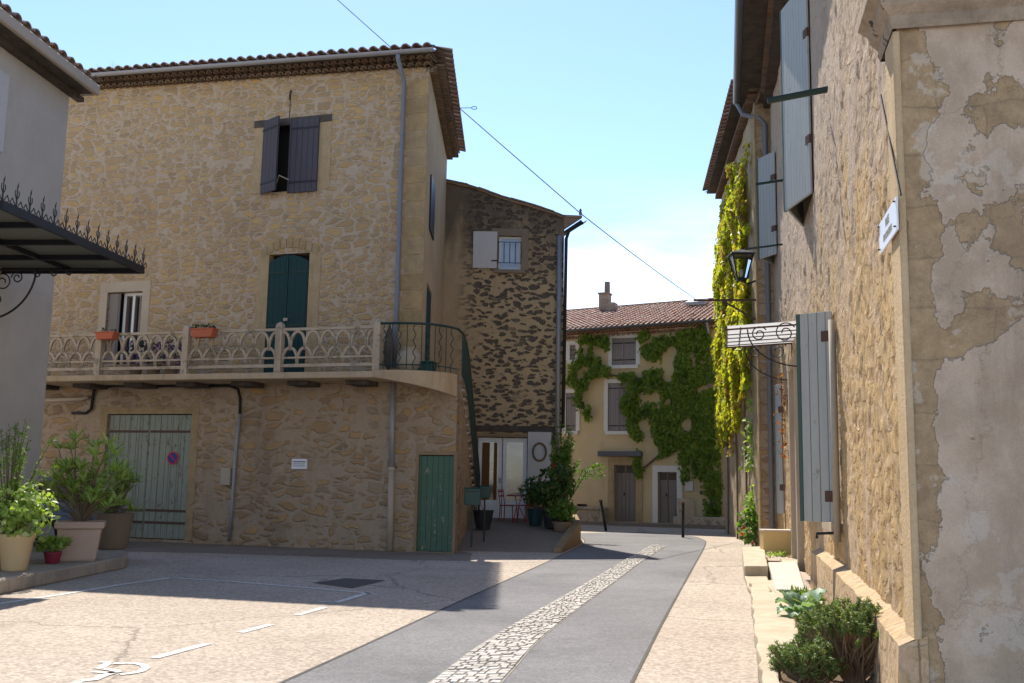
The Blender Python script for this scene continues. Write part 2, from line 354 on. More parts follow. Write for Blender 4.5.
M['leaf_pale'] = leafmat('pale variegated leaves', [(.22, .34, .06), (.33, .46, .10), (.46, .54, .24), (.26, .39, .08)])
M['leaf_dark'] = leafmat('dark green leaves', [(.015, .04, .012), (.025, .06, .018), (.035, .075, .02), (.05, .09, .03)], .3)
M['leaf_mid'] = leafmat('deep green leaves', [(.03, .065, .018), (.05, .10, .025), (.075, .135, .03), (.10, .16, .04)], .35)
M['leaf_grey'] = leafmat('blue green broad leaves', [(.16, .27, .17), (.22, .34, .24), (.28, .40, .28)], .3)
M['leaf_euph'] = leafmat('blue green needle leaves', [(.07, .13, .035), (.12, .20, .055), (.17, .27, .09), (.26, .25, .09)], .3)
M['orange_leaf'] = leafmat('orange dry leaves', [(.45, .14, .04), (.35, .12, .05), (.28, .16, .06)], .3)
M['petal_red'] = leafmat('red petals', [(.5, .02, .02), (.7, .05, .04)], .3)
M['petal_purple'] = leafmat('purple petals', [(.10, .04, .22), (.16, .07, .32)], .3)
M['twig'] = paint('bare twigs', (.22, .19, .20), .9)

# ground materials
def ground_mat(name, c1, c2, speck, scale=60, stain=.3, rough=.9, b=.006, stc=None, cracks=False):
    g = G(name); g.co = g.n.new('ShaderNodeNewGeometry').outputs['Position']
    c = g.mix(g.rng(g.noise(g.co, .35, 6, .6), .3, .7), c1, c2)
    v = g.voro(g.co, scale, 'F1', 1); sp_ = g.n.new('ShaderNodeSeparateColor'); g.l.new(v.outputs['Color'], sp_.inputs[0])
    c = g.mix(1.0, c, g.ramp(sp_.outputs[0], [(0, (1-speck,)*3), (.5, (1, 1, 1)), (1, (1+speck,)*3)]), 'MULTIPLY')
    c = g.mix(1.0, c, g.ramp(g.noise(g.co, 9, 6, .8), [(.3, (.86, .85, .84)), (.7, (1.12, 1.12, 1.12))]), 'MULTIPLY')
    c = g.mix(g.math('MULTIPLY', g.rng(g.noise(g.co, .8, 8, .7), .52, .72), stain), c, stc or cscale(c1, .55))
    c = g.mix(g.math('MULTIPLY', g.rng(g.noise(g.co, 1.9, 3, .5), .70, .76), .35), c, cscale(c1, .45))
    if cracks:
        ck = g.voro(g.vadd(g.co, g.noise(g.co, 1.5, 5, .7, True), .6), .22, 'DISTANCE_TO_EDGE').outputs['Distance']
        c = g.mix(g.math('MULTIPLY', g.rng(ck, .006, .002), .55), c, cscale(c1, .35))
    return g.done(c, rough, g.bump(g.noise(g.co, scale, 3, .8), b), .2)
M['beige'] = ground_mat('beige gravelled asphalt', (.39, .325, .265), (.46, .39, .32), .26, 34, .3, cracks=True)
M['asphalt'] = ground_mat('grey asphalt', (.165, .162, .166), (.225, .220, .224), .18, 55, .45)
M['apron'] = ground_mat('concrete apron', (.22, .18, .14), (.27, .225, .18), .15, 50, .4)
M['line'] = ground_mat('worn white road paint', (.62, .60, .57), (.72, .70, .67), .2, 40, .5, stc=(.40, .34, .28))
M['patch'] = ground_mat('dark asphalt patch', (.10, .09, .08), (.12, .11, .10), .2, 60, .2)
g = G('pale cobbles'); g.co = g.n.new('ShaderNodeNewGeometry').outputs['Position']
M['cobble'] = g.done(g.mix(1.0, g.ramp(g.attr('tint'), [(0, (.42, .39, .35)), (.5, (.52, .485, .44)), (1, (.60, .565, .52))]), g.ramp(g.noise(g.co, 30, 4, .7), [(.3, (.8, .8, .8)), (.7, (1.1, 1.1, 1.1))]), 'MULTIPLY'), .85, g.bump(g.noise(g.co, 40, 3, .8), .01), .2)
M['joint'] = ground_mat('sand joints', (.27, .25, .22), (.33, .31, .27), .2, 60, .3)

# ------------------------------------------------------------------ geometry helpers
def wall(name, s0, s1, z0, z1, ops, mat, parent, step=.6, topf=None, disp=None, bend=None, thick=.45, attrs=None, botf=None, reveal=None):
    def lines(a, b, cuts, st):
        L = set([round(a, 4), round(b, 4)] + [round(c, 4) for c in cuts if a < c < b]); L = sorted(L); o = []
        for p, q in zip(L[:-1], L[1:]):
            n = max(1, int(round((q-p)/st))); o += [p+(q-p)*i/n for i in range(n)]
        return o+[L[-1]]
    sl = lines(s0, s1, [c for o in ops for c in (o[0], o[1])], step); zl = lines(z0, z1, [c for o in ops for c in (o[2], o[3])], step)
    zc = max([o[3] for o in ops]+[z0]) ; mb = MB(); ns = len(sl); nzn = len(zl); darkf = []
    B = bend or (lambda s: 0.0)
    for z in zl:
        for s in sl:
            zz = z
            if topf and z > zc: zz = zc+(z-zc)*(topf(s)-zc)/(z1-zc)
            d = 0.0; t = .5
            if disp:
                k = 1.0
                for o in ops:
                    ds = max(o[0]-s, s-o[1], 0); dz = max(o[2]-z, z-o[3], 0); k = min(k, math.hypot(ds, dz)/.12)
                d, t = disp(s, zz); d *= k
            mb.v.append((s, B(s)+d, zz)); mb.t.append(t)
    for j in range(nzn-1):
        for i in range(ns-1):
            cs = (sl[i]+sl[i+1])/2; cz = (zl[j]+zl[j+1])/2
            if any(o[0] < cs < o[1] and o[2] < cz < o[3] for o in ops): continue
            a = j*ns+i; mb.f.append((a, a+1, a+ns+1, a+ns))
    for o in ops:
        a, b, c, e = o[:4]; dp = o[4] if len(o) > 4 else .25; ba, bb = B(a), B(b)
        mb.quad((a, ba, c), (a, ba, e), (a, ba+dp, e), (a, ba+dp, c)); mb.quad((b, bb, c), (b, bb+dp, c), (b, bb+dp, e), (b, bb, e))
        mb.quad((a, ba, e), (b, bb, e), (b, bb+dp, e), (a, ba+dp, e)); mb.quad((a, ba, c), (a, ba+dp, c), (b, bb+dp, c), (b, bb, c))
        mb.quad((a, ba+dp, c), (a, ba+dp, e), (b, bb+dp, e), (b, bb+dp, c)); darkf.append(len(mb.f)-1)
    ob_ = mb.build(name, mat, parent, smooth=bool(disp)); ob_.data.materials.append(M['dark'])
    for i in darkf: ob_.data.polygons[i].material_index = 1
    return ob_

def tile_slope(name, s0, s1, dfun, z0, rise, mat, parent, d0=0.0, pitch=.21, row=.36, top=None, zfun=None):
    """canal tiles running up the slope (local +d); dfun(s) length of the run"""
    mb = MB(); n = int((s1-s0)/pitch)
    for i in range(n):
        sc_ = s0+(i+.5)*pitch; Ls = dfun(sc_)
        if Ls < .1: continue
        nr = max(1, int(math.ceil(Ls/row)))
        zb = (zfun(sc_) if zfun else z0)
        for j in range(nr):
            a = j*row-.03; b = min(Ls, (j+1)*row+.05); t = random.random(); jx = random.uniform(-.008, .008); jz = random.uniform(-.004, .008)
            r0, r1 = .078*pitch/.21, .062*pitch/.21
            rows = []
            for (dd, rr, lift) in ((a, r0, .030), (b, r1, .0)):
                ring = []
                for k in range(7):
                    th = math.pi*k/6; ring.append((sc_+jx-rr*math.cos(th), d0+dd, zb+dd*rise+rr*.85*math.sin(th)+lift+jz+.035))
                rows.append(ring)
            base = len(mb.v)
            for ring in rows:
                mb.v += ring; mb.t += [t]*7
            for k in range(6): mb.f.append((base+k, base+k+1, base+7+k+1, base+7+k))
            if j == 0:
                # hollow end: thickness ring
                bb = len(mb.v); mb.v += [(x+(sc_-x)*.22, y, zb+(z_-zb)*.80) for (x, y, z_) in rows[0]]; mb.t += [t*.6]*7
                for k in range(6): mb.f.append((bb+k, bb+k+1, base+k+1, base+k))
        # channel tile
        t = random.random(); x0 = sc_-pitch*.5-.05; x1 = sc_-pitch*.5+.05
        mb.quad((x0, d0+.05, zb+.03), (x1, d0+.05, zb+.03), (x1, d0+Ls, zb+Ls*rise+.03), (x0, d0+Ls, zb+Ls*rise+.03), t)
        x0 = sc_-pitch*.5; x1 = sc_+pitch*.5
        mb.quad((x0, d0+.14, zb+.012), (x1, d0+.14, zb+.012), (x1, d0+Ls, zb+Ls*rise+.012), (x0, d0+Ls, zb+Ls*rise+.012), t)
    return mb.build(name, mat, parent, smooth=False)

def genoise(mb, s0, s1, z0, rows=3, out=.14, h=.13, d0=0.0, pitch=.2, zf=None):
    """corbelled courses of upturned tiles under the eaves"""
    for r in range(rows):
        n = int((s1-s0)/pitch)
        for i in range(int((s1-s0)/.8)+1):
            a = s0+i*.8; b = min(s1, a+.8)
            if b-a < .02: continue
            za_ = (zf(a) if zf else z0)+r*h; zb_ = (zf(b) if zf else z0)+r*h; y0_, y1_ = d0+.03, d0+.07
            mb.hexa([(a, y0_, za_-.10), (b, y0_, zb_-.10), (b, y1_, zb_-.10), (a, y1_, za_-.10), (a, y0_, za_+h+.06), (b, y0_, zb_+h+.06), (b, y1_, zb_+h+.06), (a, y1_, za_+h+.06)], .4)
        for i in range(n):
            a = s0+i*pitch+(r % 2)*pitch*.5; c = a+pitch/2; zz = (zf(c) if zf else z0)+r*h; t = random.random()
            dd = d0-out*(r+1)
            pts = [(c-.085*math.cos(math.pi*k/6), zz+.085*math.sin(math.pi*k/6)) for k in range(7)]
            base = len(mb.v)
            for yy in (dd, d0+.02):
                mb.v += [(x, yy, z_) for x, z_ in pts]; mb.t += [t]*7
            for k in range(6): mb.f.append((base+k, base+k+1, base+7+k+1, base+7+k))
            inner = [(c+(x-c)*.7, dd, zz+(z_-zz)*.7) for x, z_ in pts]; b2 = len(mb.v); mb.v += inner; mb.t += [t]*7
            for k in range(6): mb.f.append((base+k, b2+k, b2+k+1, base+k+1))
            if zf: mb.hexa([(a, dd+.01, zz+.095), (a+pitch, dd+.01, zz+.095), (a+pitch, d0+.02, zz+.095), (a, d0+.02, zz+.095), (a, dd+.01, zz+h), (a+pitch, dd+.01, zz+h), (a+pitch, d0+.02, zz+h), (a, d0+.02, zz+h)], t)
        if not zf: mb.box(s0, s1, d0-out*(r+1)+.01, d0+.02, z0+r*h+.095, z0+(r+1)*h)
    return mb

def leaves(name, C, N, size, mat, parent=None, aspect=1.2, jit=.7, var=.35, droop=0.0, up=None, tint=None, lobes=False):
    """C centres (n,3), N preferred normals (n,3) or one vector"""
    C = np.asarray(C, float); n = len(C); N = np.broadcast_to(np.asarray(N, float), (n, 3)).copy()
    N += rng.normal(0, jit, (n, 3)); N /= np.linalg.norm(N, axis=1)[:, None]+1e-9
    U = rng.normal(0, 1, (n, 3)) if up is None else np.broadcast_to(np.asarray(up, float), (n, 3)) + rng.normal(0, .45, (n, 3))
    if droop: U[:, 2] -= droop
    U -= N*np.sum(U*N, axis=1)[:, None]; U /= np.linalg.norm(U, axis=1)[:, None]+1e-9
    V = np.cross(N, U); sz = size*(1+rng.uniform(-var, var, n))[:, None]
    L = sz*aspect
    p0 = C-U*L*.5; p1 = C+V*sz*.42+N*sz*.10-U*L*.06; p2 = C+U*L*.5-N*sz*.08; p3 = C-V*sz*.42+N*sz*.10-U*L*.06
    Vt = np.stack([p0, p1, p2, p3], 1).reshape(-1, 3)
    me = bpy.data.meshes.new(name); me.vertices.add(4*n); me.vertices.foreach_set('co', Vt.ravel().astype(np.float32))
    me.loops.add(6*n); me.polygons.add(2*n); b = np.arange(n)[:, None]*4
    idx = np.concatenate([b+0, b+1, b+2, b+0, b+2, b+3], 1).ravel(); me.loops.foreach_set('vertex_index', idx.astype(np.int32))
    me.polygons.foreach_set('loop_start', (np.arange(2*n)*3).astype(np.int32))
    try: me.polygons.foreach_set('loop_total', np.full(2*n, 3, dtype=np.int32))
    except Exception: pass
    me.update(calc_edges=True)
    t = rng.uniform(0, 1, n) if tint is None else np.clip(np.asarray(tint)+rng.normal(0, .13, n), 0, 1)
    at = me.attributes.new('tint', 'FLOAT', 'POINT'); at.data.foreach_set('value', np.repeat(t, 4).astype(np.float32))
    me.materials.append(mat); o = bpy.data.objects.new(name, me); COL.objects.link(o)
    if parent: o.parent = parent
    return o

def text(name, body, size, mat, parent, loc, rot=(R(90), 0, 0), extr=.002, sx=1.0):
    cu = bpy.data.curves.new(name, 'FONT'); cu.body = body; cu.size = size; cu.align_x = 'CENTER'; cu.align_y = 'CENTER'; cu.extrude = extr
    tmp = bpy.data.objects.new(name, cu); COL.objects.link(tmp); bpy.context.view_layer.update()
    me = bpy.data.meshes.new_from_object(tmp.evaluated_get(bpy.context.evaluated_depsgraph_get())); bpy.data.objects.remove(tmp)
    o = bpy.data.objects.new(name, me); COL.objects.link(o); me.materials.clear(); me.materials.append(mat); o.parent = parent; o.location = loc; o.rotation_euler = rot; o.scale = (sx, 1, 1); return o

# ------------------------------------------------------------------ ground
def sheet(name, poly, z, mat, label=None):
    n = len(poly); mb = MB(); mb.v = [(p[0], p[1], z) for p in poly]; mb.t = [.5]*n; mb.f = [tuple(range(n))]
    o = mb.build(name, mat); bpy.context.view_layer.update()
    if o.data.polygons[0].normal.z < 0: o.data.flip_normals()
    o['kind'] = 'structure'; return o
sheet('ground', [(-600, -600), (600, -600), (600, 1200), (-600, 1200)], 0, M['beige'])
def gp(pts, z=0): return [gnd(x, y, z).xy for x, y in pts]
def catmull(P, k=8):
    P = [Vector((p[0], p[1])) for p in P]; Q = [2*P[0]-P[1]]+P+[2*P[-1]-P[-2]]; o = []
    for i in range(1, len(Q)-2):
        for j in range(k):
            t = j/k; o.append(.5*((2*Q[i])+(-Q[i-1]+Q[i+1])*t+(2*Q[i-1]-5*Q[i]+4*Q[i+1]-Q[i+2])*t*t+(-Q[i-1]+3*Q[i]-3*Q[i+1]+Q[i+2])*t**3))
    return o+[P[-1]]
left = gp([(282, 683), (370, 643), (459, 602), (519, 575), (560, 556), (585, 542), (572, 533.5)]); right = gp([(632, 683), (665, 618), (690, 573), (705, 545.5), (703, 540), (686, 535.5), (640, 532)])
ext = lambda q, k: [tuple(Vector(q[0])+(Vector(q[0])-Vector(q[1]))*k)]+[tuple(p) for p in q]
left = ext(left, 3.0); right = ext(right, 1.6)
lw = catmull(left); rw = catmull(right)
sheet('road', list(rw)+list(reversed(lw)), .004, M['asphalt'])
for E_ in (lw, rw):
    A_ = []; B2 = []
    for i_, q_ in enumerate(E_):
        d_ = (E_[min(i_+1, len(E_)-1)]-E_[max(i_-1, 0)]).normalized(); n_ = Vector((-d_.y, d_.x))*(.016+.006*noise.noise(Vector((q_.x*3, q_.y*3, 0)))); A_.append(q_+n_); B2.append(q_-n_)
    for k_ in range(0, len(A_)-1): pass
    jb = MB()
    for k_ in range(len(A_)-1): jb.quad((*A_[k_], .0075), (*A_[k_+1], .0075), (*B2[k_+1], .0075), (*B2[k_], .0075))
    jb.build('road_joint', M['patch'])['kind'] = 'structure'
# cobble strip
cl = catmull(ext(gp([(429, 683), (482, 644), (541, 609), (587, 583), (620, 563), (652, 545)]), 3.2)); crr = catmull(ext(gp([(503, 683), (540, 641), (578, 610), (615, 583), (641, 563), (667, 546)]), 3.2))
sheet('cobble_bed', list(crr)+list(reversed(cl)), .008, M['joint'])
mb = MB(); k = min(len(cl), len(crr))
def strip_pt(u, v):
    x = u*(k-1); i = min(int(x), k-2); f = x-i; a = cl[i].lerp(cl[i+1], f); b = crr[i].lerp(crr[i+1], f); return a.lerp(b, v)
L = sum((cl[i+1]-cl[i]).length for i in range(k-1)); acc = [0]
for i in range(k-1): acc.append(acc[-1]+(cl[i+1]-cl[i]).length)
def u_at(dist):
    for i in range(k-1):
        if acc[i+1] >= dist: return (i+(dist-acc[i])/(acc[i+1]-acc[i]))/(k-1)
    return 1.0
dist = 0.0
while dist < L-.16:
    v_ = 0.02; row = .105+random.uniform(-.012, .015)
    u0, u1 = u_at(dist+.008), u_at(dist+row-.008)
    while v_ < .97:
        w = random.uniform(.10, .22); e = min(.985, v_+w)
        if e > .9: e = .985
        sk = random.uniform(-.004, .004); g0 = .012
        a = strip_pt(u0+sk*.2, v_+g0); b = strip_pt(u0, e-g0); c = strip_pt(u1, e-g0); d = strip_pt(u1+sk*.2, v_+g0); h = .018+random.uniform(-.004, .006); t = random.random()
        cx_ = (a+b+c+d)/4; ins = lambda p: cx_+(p-cx_)*.90
        n = len(mb.v); mb.v += [(p.x, p.y, .006) for p in (a, b, c, d)]+[(ins(p).x, ins(p).y, h+random.uniform(-.003, .003)) for p in (a, b, c, d)]; mb.t += [t]*8
        for f in ((4,5,6,7),(0,1,5,4),(1,2,6,5),(2,3,7,6),(3,0,4,7)): mb.f.append(tuple(n+i for i in f))
        v_ = e
    dist += row
mb.build('cobbles', M['cobble'])['kind'] = 'structure'
# painted lines
def line(pts, w, name='painted_line'):
    P = [Vector(p) for p in gp(pts)]; A = []; B_ = []
    for i, p in enumerate(P):
        d = (P[min(i+1, len(P)-1)]-P[max(i-1, 0)]).normalized(); nrm = Vector((-d.y, d.x)); A.append(p+nrm*w/2); B_.append(p-nrm*w/2)
    return sheet(name, A+list(reversed(B_)), .006, M['line'])
line([(-40, 611), (0, 604), (60, 595), (117, 585.5), (170, 578)], .10); line([(171.5, 578.2), (235, 582), (300, 587.5), (376, 594)], .085)
line([(370, 592.5), (336, 603)], .10); line([(325, 607.5), (297, 615.5)], .10); line([(333, 602.5), (318, 602)], .07); line([(272, 624.5), (240, 633)], .10); line([(208, 644), (154, 658.5)], .10)
def sym(pts, w): return line([(50+x/9.31, 640+y/9.31) for x, y in pts], w)
sym([(590, 222), (700, 220), (800, 222), (870, 237), (895, 262), (850, 295), (780, 312), (650, 325)], .07)
sym([(455, 208), (570, 215)], .06); sym([(540, 222), (480, 262), (430, 272)], .07); sym([(500, 272), (640, 295)], .07); sym([(395, 300), (580, 312), (660, 296)], .06)
sym([(600, 305), (500, 335), (410, 375), (290, 383)], .08); sym([(280, 392), (200, 420), (120, 470), (0, 520)], .08)
sheet('asphalt_patch', gp([(313, 583), (345, 578.5), (386, 580.5), (352, 588.5)]), .005, M['patch'])
sheet('apron', gp([(88, 551), (200, 553), (300, 556), (400, 560), (470, 561), (472, 553.5), (455, 550), (390, 546), (190, 530), (88, 524)]), .0035, M['apron'])

# ------------------------------------------------------------------ main house
F = Fr(-2.05, 22.3, -16.5); H = thing('stone_house', 'tall ochre rubble stone house with long balcony, curved landing and green doors', 'house', F)
SL = -13.5; ZB = 3.72
zr = F.P(405, 69)[1]; zl_ = F.P(110, 88.5)[1]; sR = 0.0
def eave(s): return zr+(zl_-zr)*(s/F.P(110, 88.5)[0])
up_w = F.rect(267, 121, 317, 191); arch = F.rect(266.5, 254, 307, 378); small = F.rect(105, 292, 140, 372); gar = F.rect(103.5, 414, 188.5, 533); cel = F.rect(417.5, 455, 453, 551.5)
arch = (arch[0], arch[1], ZB+.14, arch[3]); small = (small[0], small[1], ZB+.55, small[3]); gar = (gar[0], gar[1], .06, gar[3]); cel = (cel[0], cel[1], .02, cel[3])
SE = F.P(455.5, 470)[0]
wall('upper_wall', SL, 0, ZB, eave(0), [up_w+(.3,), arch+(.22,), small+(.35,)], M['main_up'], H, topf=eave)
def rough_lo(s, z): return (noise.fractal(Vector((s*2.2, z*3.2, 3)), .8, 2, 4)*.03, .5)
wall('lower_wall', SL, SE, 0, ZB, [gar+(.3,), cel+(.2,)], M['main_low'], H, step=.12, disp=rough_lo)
# quoins and surrounds, proud of the wall
a = F.P(407, 220)[0]
mb = MB(); n = int((eave(0)-.1-ZB)/.42)
for i in range(n):
    w = .62 if i % 2 else .46; mb.box(-w-random.uniform(0, .05), .012, -.014, .02, ZB+.01+i*.42, ZB+.42*(i+1)-.015, random.random())
g = G('ochre corner blocks'); cc = g.mix(1.0, g.ramp(g.attr('tint'), [(0, (.40, .285, .15)), (.5, (.48, .34, .175)), (1, (.44, .33, .195))]), g.ramp(g.noise(g.co, 4, 6, .7), [(.3, (.75, .74, .72)), (.7, (1.12, 1.12, 1.1))]), 'MULTIPLY'); M['blocks'] = g.done(cc, .9, g.bump(g.noise(g.co, 12, 6, .7), .05), .15)
mb.build('corner_blocks', M['blocks'], H, bevel=.012)
def surround(rc, w, wt, mat, parent, proud=.012, name='surround', sill=0, wb=0):
    a, b, c, e = rc; m = MB(); m.box(a-w, a, -proud, .02, c-wb, e+wt); m.box(b, b+w, -proud, .02, c-wb, e+wt); m.box(a, b, -proud, .02, e, e+wt)
    if sill: m.box(a-w*.6, b+w*.6, -proud-.05, .02, c-sill, c)
    return m.build(name, mat, parent, bevel=.006)
surround(up_w, .36, .04, M['surround'], H); surround(small, .22, .26, M['pale_surround'], H)
surround(arch, .30, .0, M['surround'], H); surround(gar, .2, .16, M['mid_surround'], H, sill=0); surround(cel, .07, .08, M['dark_surround'], H)
# arch voussoirs over the tall door
mb = MB(); ac = (arch[0]+arch[1])/2; hw = (arch[1]-arch[0])/2+.2
for i in range(9):
    t0, t1 = -1+2*i/9+.01, -1+2*(i+1)/9-.01
    def ar(t, r): return (ac+t*(hw+.06*r), arch[3]-.10+.26*(1-t*t)+r*.22)
    q = [ar(t0, 0), ar(t1, 0), ar(t1, 1), ar(t0, 1)]; mb.prism(q, -.022, .02, 'y', random.random())
mb.build('arch', M['blocks'], H, bevel=.006)
# wood lintel over upper window
q = F.rect(255, 119, 332, 124); MB().box(q[0], q[1], -.035, .05, q[2]-.02, q[3]+.03).build('lintel', M['wood_dark'], H, bevel=.01)
def straps(L_, mat, par, name='strap_hinge'):
    for x0, x1, y, z, t in L_: MB().box(min(x0, x1), max(x0, x1), y-.012, y, z-t, z+t).build(name, mat, par)
def hw_strap(mb, x0, x1, y, z, t=.025): mb.box(min(x0, x1), max(x0, x1), y-.012, y, z-t, z+t)
# upper shutters: right closed, left ajar
mid = F.P(290, 155)[0]; zt, zb = up_w[3]+.02, up_w[2]-.06
sh = MB().box(0, up_w[1]-mid+.05, -.05, 0, zb, zt).build('shutter', M['grey_shutter'], H, bevel=.006); sh.location = (mid, -.02, 0)
straps([(.05, up_w[1]-mid+.04, -.052, zb+.25, .025), (.05, up_w[1]-mid+.04, -.052, zt-.25, .025)], M['iron'], sh)
sh = MB().box(0, mid-up_w[0], -.05, 0, zb, zt).build('shutter', M['grey_shutter'], H, bevel=.006); sh.location = (up_w[0]-.06, -.05, 0); sh.rotation_euler = (0, 0, R(-27))
straps([(0, mid-up_w[0]-.05, -.052, zb+.25, .025), (0, mid-up_w[0]-.05, -.052, zt-.25, .025)], M['iron'], sh)
sh['label'] = 'left shutter leaf swung half open'
a1 = F.P(277, 183, -.1); a2 = F.P(289, 180, -.1); MB().tube([(a1[0], -.12, a1[1]), ((a1[0]+a2[0])/2, -.3, a1[1]+.12), (a2[0], -.12, a2[1])], .014).build('shutter_stay', M['cream_pipe'], H)
p0 = F.P(288, 88, -.15); p1 = F.P(293, 98, -.3); p2 = F.P(287.5, 119, 0); MB().tube([(p0[0], 0, p0[1]), (p1[0], -.45, p1[1]+.05), (p1[0], -.45, p1[1]-.1)], .02).tube([(p0[0], -.01, p0[1]), (p0[0], -.01, p2[1])], .008, 5).build('pulley_bracket', M['iron'], H)
# arched teal double shutters
def arched(a, b, z0, z1, rise, th, name, mat, parent, y0):
    c = (a+b)/2; W_ = (b-a)/2
    for sgn in (-1, 1):
        m = MB(); pts = [(c+sgn*.008, z0), (c+sgn*W_, z0)]+[(c+sgn*W_*(1-i/6)+sgn*.008*(i/6), z1+rise*(1-(1-i/6)**2)) for i in range(7)]
        m.prism(pts, y0-th, y0, 'y'); d_ = m.build(name, mat, parent, bevel=.006)
        straps([(c+sgn*.1, c+sgn*(W_-.01), y0-th-.002, z_, .02) for z_ in (z0+.35, z0+1.25, z1-.25)], M['iron_green'], d_)
        if sgn > 0: MB().box(c-.05, c+.05, y0-th-.05, y0-th, z0+1.35, z0+1.42).build('handle', M['cream_pipe'], d_)
arched(arch[0]+.015, arch[1]-.015, arch[2], arch[3]-.2, .17, .05, 'door_leaf', M['teal_shutter'], H, .03)
# small window: inner shutter, white casement
w = MB(); a, b, c, e = small; y = .17
w.box(a+.36, b, y, y+.06, e-.07, e); w.box(a+.36, a+.44, y, y+.06, c, e-.07); w.box(b-.07, b, y, y+.06, c, e-.07); w.box((a+b)/2+.12, (a+b)/2+.19, y-.01, y+.05, c, e-.07)
wf = w.build('window', M['white_paint'], H, bevel=.005); MB().box(a+.44, b-.07, y+.02, y+.03, c, e-.07).build('pane', M['glass'], wf)
MB().box(a+.02, a+.34, .05, .09, c, e-.02).build('shutter', M['brown_door'], H, bevel=.005)
w = MB(); w.box(b-.3, b-.26, y-.04, y-.01, c, e-.1); w.box(a+.5, a+.54, y-.04, y-.01, c, e-.1); w.build('window_bar', M['iron_rust'], H)
# garage doors
for i in (0, 1):
    a = gar[0]+.02+i*(gar[1]-gar[0]-.04)/2; b = a+(gar[1]-gar[0]-.04)/2-.012
    d_ = MB().box(a, b, .06, .11, .08, gar[3]-.02).build('garage_door', M['garage'], H, bevel=.005)
    straps([(a+.03, b-.03, .058, z_, .028) for z_ in (gar[3]-.42, gar[3]-2.3, .45)], M['iron_rust'], d_)
    for k in range(1, 4): MB().box(a+(b-a)*k/4-.01, a+(b-a)*k/4+.01, .05, .06, .1, gar[3]-.05).build('cover_strip', M['garage'], d_)
ns = F.P(173, 458, .05); y = .045
sg = thing('no_parking_sign', 'round blue no-parking disc with red ring on the grey-green garage door', 'sign', loc=F.Wd((ns[0], y, ns[1])), rot=F.a)
def disc(r0, r1, y0, y1, n=32):
    m = MB(); pr = [(r0*math.cos(2*math.pi*i/n), r0*math.sin(2*math.pi*i/n)) for i in range(n)]
    if r1 is None: return m.prism(pr, y0, y1, 'y')
    q = [(r1*math.cos(2*math.pi*i/n), r1*math.sin(2*math.pi*i/n)) for i in range(n)]
    for i in range(n): j = (i+1) % n; m.hexa([(q[i][0], y0, q[i][1]), (pr[i][0], y0, pr[i][1]), (pr[i][0], y1, pr[i][1]), (q[i][0], y1, q[i][1]), (q[j][0], y0, q[j][1]), (pr[j][0], y0, pr[j][1]), (pr[j][0], y1, pr[j][1]), (q[j][0], y1, q[j][1])])
    return m
disc(.13, None, -.004, .0).build('sign_plate', M['blue_plastic'], sg); disc(.155, .125, -.010, -.001).build('sign_ring', M['red_plastic'], sg)
s_ = MB().box(-.13, .13, -.009, -.005, -.014, .014).build('sign_slash', M['red_plastic'], sg); s_.rotation_euler = (0, R(45), 0)
# cellar door
d_ = MB().box(cel[0]+.01, cel[1]-.01, .03, .08, .03, cel[3]-.02).build('cellar_door', M['green_door'], H, bevel=.005)
straps([(cel[0]+.02, cel[1]-.05, .028, z_, .02) for z_ in (cel[3]-.45, .4)], M['green_door'], d_)
# side wall of the upper storeys (faces the street)
FS = Fr(-2.05, 22.3, 90); sideroot = thing('tmp', None, None)
bpy.data.objects.remove(sideroot)
def to_main(v):  # side frame local -> main frame local
    return F.L(FS.Wd(v))
def side_obj(mb, name, mat, parent=H, bevel=0, smooth=False):
    mb.v = [tuple(to_main(Vector(p))) for p in mb.v]; return mb.build(name, mat, parent, bevel=bevel, smooth=smooth)
def side_wall():
    m = MB(); so = [(1.1, 2.7, ZB+.1, 6.25), (1.2, 2.3, 7.6, 8.85)]; sl = [0, 1.1, 1.2, 2.3, 2.7, 6.8]; z_ = [0, ZB+.1, 6.25, 7.6, 8.85, eave(0)]
    for i in range(len(sl)-1):
        for j in range(len(z_)-1):
            cs = (sl[i]+sl[i+1])/2; cz = (z_[j]+z_[j+1])/2
            if any(o[0] < cs < o[1] and o[2] < cz < o[3] for o in so):
                m.quad((sl[i], .2, z_[j]), (sl[i+1], .2, z_[j]), (sl[i+1], .2, z_[j+1]), (sl[i], .2, z_[j+1])); continue
            m.quad((sl[i], 0, z_[j]), (sl[i+1], 0, z_[j]), (sl[i+1], 0, z_[j+1]), (sl[i], 0, z_[j+1]))
    for a, b, c, e in so: m.quad((b, 0, c), (b, .2, c), (b, .2, e), (b, 0, e)).quad((a, 0, e), (b, 0, e), (b, .2, e), (a, .2, e)).quad((a, 0, c), (b, 0, c), (b, .2, c), (a, .2, c))
    return m
side_obj(side_wall(), 'side_wall', M['side_render'])
side_obj(MB().box(1.12, 1.9, .02, .07, ZB+.14, 6.2).box(1.92, 2.68, .02, .07, ZB+.14, 6.2), 'side_door', M['teal_shutter'], bevel=.005)
side_obj(MB().box(1.15, 1.75, -.04, .0, 7.55, 8.9).box(1.76, 2.35, -.04, 0, 7.55, 8.9), 'shutter', M['iron'], bevel=.005)
# rear and left walls (closing the volume)
m = MB(); ze = eave(0)-.02
m.quad((SL, 0, 0), (SL, 7, 0), (SL, 7, ze), (SL, 0, ze)); bk = to_main(Vector((6.8, 0, 0))); m.quad((SL, 7, 0), (bk.x, bk.y, 0), (bk.x, bk.y, ze), (SL, 7, ze)); m.quad((SL, 0, ze), (0, 0, ze), (bk.x, bk.y, ze), (SL, 7, ze)); m.build('rear_wall', M['side_render'], H)
